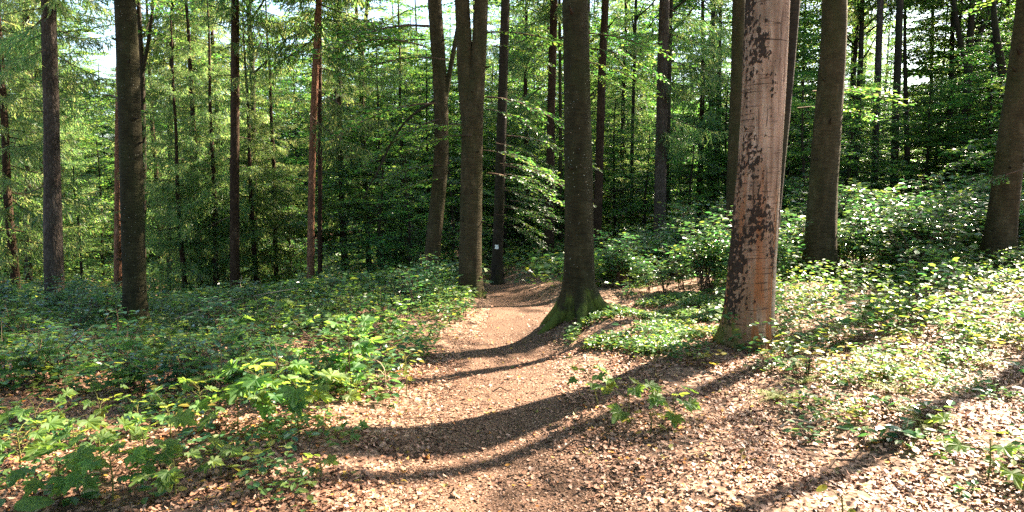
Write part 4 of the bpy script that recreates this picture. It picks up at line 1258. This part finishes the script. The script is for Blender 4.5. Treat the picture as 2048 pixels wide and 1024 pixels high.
# pale feathery ferns
for i, (px, py, s) in enumerate(((1565, 800, 1), (1600, 770, .8), (1740, 640, .9), (1850, 850, 1), (1790, 790, .9), (1980, 730, .8))):
    x, y = ground_at(px, py)
    B = Leaves(); r = np.random.default_rng(700 + i)
    for q in range(9):
        a = r.uniform(0, 6.28); d = np.array([math.cos(a), math.sin(a), r.uniform(.3, .9)])
        for k in range(26):
            tt = (k + 1) / 26; p = d * .24 * tt + np.array([0, 0, -.10 * tt * tt]); sg = 1 if k % 2 else -1
            B.add(p, d * .4 + sg * np.array([-d[1], d[0], 0]), np.array([0, 0, 1.0]) + r.normal(0, .2, 3), .05 * (1.1 - tt * .7))
    V, Fc = place_leaves(BLADE_V4 * np.array([2, 1, 1]), BLADE_F4, *B.arrays())
    t = thing('fern', 'pale feathery fern tuft on the bright litter right of the pink trunk', 'fern', (x, y, float(hgt(x, y))), 0, 'pale fern tufts', s)
    link('foliage', mesh_from('fern_foliage', [(V, Fc, 0, False)], [M['pale_fern']]), t)

# bent bare twig and fallen sticks
x, y = ground_at(770, 800)
t = thing('bare_twig', 'bare reddish twig bending over among seedlings by the path', 'twig', (x, y, float(hgt(x, y))))
limb(t, [(0, 0, -.02), (.01, 0, .15), (.0, 0, .26), (-.03, 0, .31), (-.06, 0, .33)], [.004, .004, .0035, .003, .002], 'pale_wood', 6, 'stem')
limb(t, [(.002, 0, .20), (-.03, 0, .245), (-.07, 0, .25), (-.10, 0, .235)], [.003, .0025, .002, .0015], 'pale_wood', 6, 'side_twig')
STK = [('long pale fallen branch lying across the left undergrowth', (350, 655), (600, 628), .015, .5), ('broken pale branch poking up from the left undergrowth', (462, 640), (492, 600), .014, .6), ('thin fallen stick on the bright litter near the right edge', (1990, 810), (2047, 770), .012, .06),
       ('dry stick crossing the litter under the bright bushes', (1780, 740), (1880, 775), .007, .05), ('short dark stick on the litter in lower right', (1480, 940), (1500, 890), .006, .03), ('thin twig lying on the path edge', (985, 785), (1028, 782), .006, .02),
       ('thin forked twig on the litter, bottom middle', (905, 985), (915, 1005), .005, .02), ('grey stick half buried in litter left of path', (400, 870), (470, 885), .006, .03), ('curved dry stick beside the long pale fallen branch', (500, 600), (560, 560), .01, .3),
       ('dark stick lying in the bottom right shade band', (1650, 950), (1720, 915), .008, .03), ('small pale stick near the foot of the pink trunk', (1400, 700), (1440, 722), .006, .03)]
STK += [('pale broken branch tip sticking out of the leaves beside the long pale branch', (380, 620), (470, 600), .012, .5), ('thin dark fallen branch with bark on the litter at the bottom left', (330, 930), (470, 905), .008, .05),
        ('crooked brown stick in the trunk shade right of the path', (1120, 905), (1200, 880), .008, .03), ('short thick stick on the litter below the pale fern tufts', (1560, 860), (1640, 845), .011, .03), ('bent twig lying at the path border in sun', (860, 770), (915, 760), .006, .03),
        ('long thin stick on bright litter below the right edge trunk', (1700, 690), (1830, 705), .009, .08), ('broken twig on the path bottom in sunlight', (1080, 960), (1130, 975), .005, .02)]
for lb, a, b, rr, lift in STK:
    xa, ya = ground_at(*a); xb, yb = ground_at(*b)
    za, zb = float(hgt(xa, ya)) + lift * .3, float(hgt(xb, yb)) + lift
    pts = np.array([(xa, ya, za), (xa * .65 + xb * .35, ya * .65 + yb * .35 + .03, (za + zb) / 2 + .02), (xa * .3 + xb * .7, ya * .3 + yb * .7 - .04, (za + zb) / 2 + lift * .3), (xb, yb, zb)]) - np.array([xa, ya, za])
    V, Fc = tube(pts, np.array([rr, rr * .9, rr * .7, rr * .3]), 7)
    o = link('fallen_stick', mesh_from('fallen_stick', [(V, Fc, 0, True)], [M['pale_wood' if 'pale' in lb else 'twig']]), None, (xa, ya, za))
    tag(o, lb, 'stick')

# ---------------------------------------------------------------- light
SUN_AZ, SUN_EL = math.radians(53), math.radians(38)   # azimuth from the view direction towards the right
w = bpy.data.worlds.new('World'); SC.world = w; w.use_nodes = True
nt = w.node_tree; bg = nt.nodes['Background']
sky = nt.nodes.new('ShaderNodeTexSky'); sky.sky_type = 'NISHITA'; sky.sun_disc = False
sky.sun_elevation = SUN_EL; sky.sun_rotation = SUN_AZ; sky.dust_density = 1.5
nt.links.new(sky.outputs[0], bg.inputs[0]); bg.inputs[1].default_value = .065
sd = bpy.data.lights.new('sun', 'SUN'); sd.energy = 5.0; sd.angle = math.radians(.5); sd.color = (1, .84, .65)
so = bpy.data.objects.new('sun', sd); C.objects.link(so)
dirv = Vector((math.sin(SUN_AZ) * math.cos(SUN_EL), math.cos(SUN_AZ) * math.cos(SUN_EL), math.sin(SUN_EL)))
so.rotation_euler = (-dirv).to_track_quat('-Z', 'Y').to_euler(); so.location = dirv * 60

cam = bpy.data.cameras.new('camera'); cam.lens = 24; cam.sensor_width = 36; cam.clip_end = 1500; cam.clip_start = .05
co = bpy.data.objects.new('camera', cam); C.objects.link(co); co.location = (0, 0, EYE); co.rotation_euler = (math.pi / 2 - PITCH, 0, 0)
SC.camera = co
SC.view_settings.view_transform = 'Standard'; SC.view_settings.look = 'None'; SC.view_settings.exposure = 3.3; SC.view_settings.gamma = 1
SC.cycles.max_bounces = 7; SC.cycles.diffuse_bounces = 4; SC.cycles.glossy_bounces = 2; SC.cycles.transmission_bounces = 4
SC.cycles.sample_clamp_indirect = 2.5; SC.cycles.use_denoising = False
SC.cycles.caustics_reflective = False; SC.cycles.caustics_refractive = False
print('done')
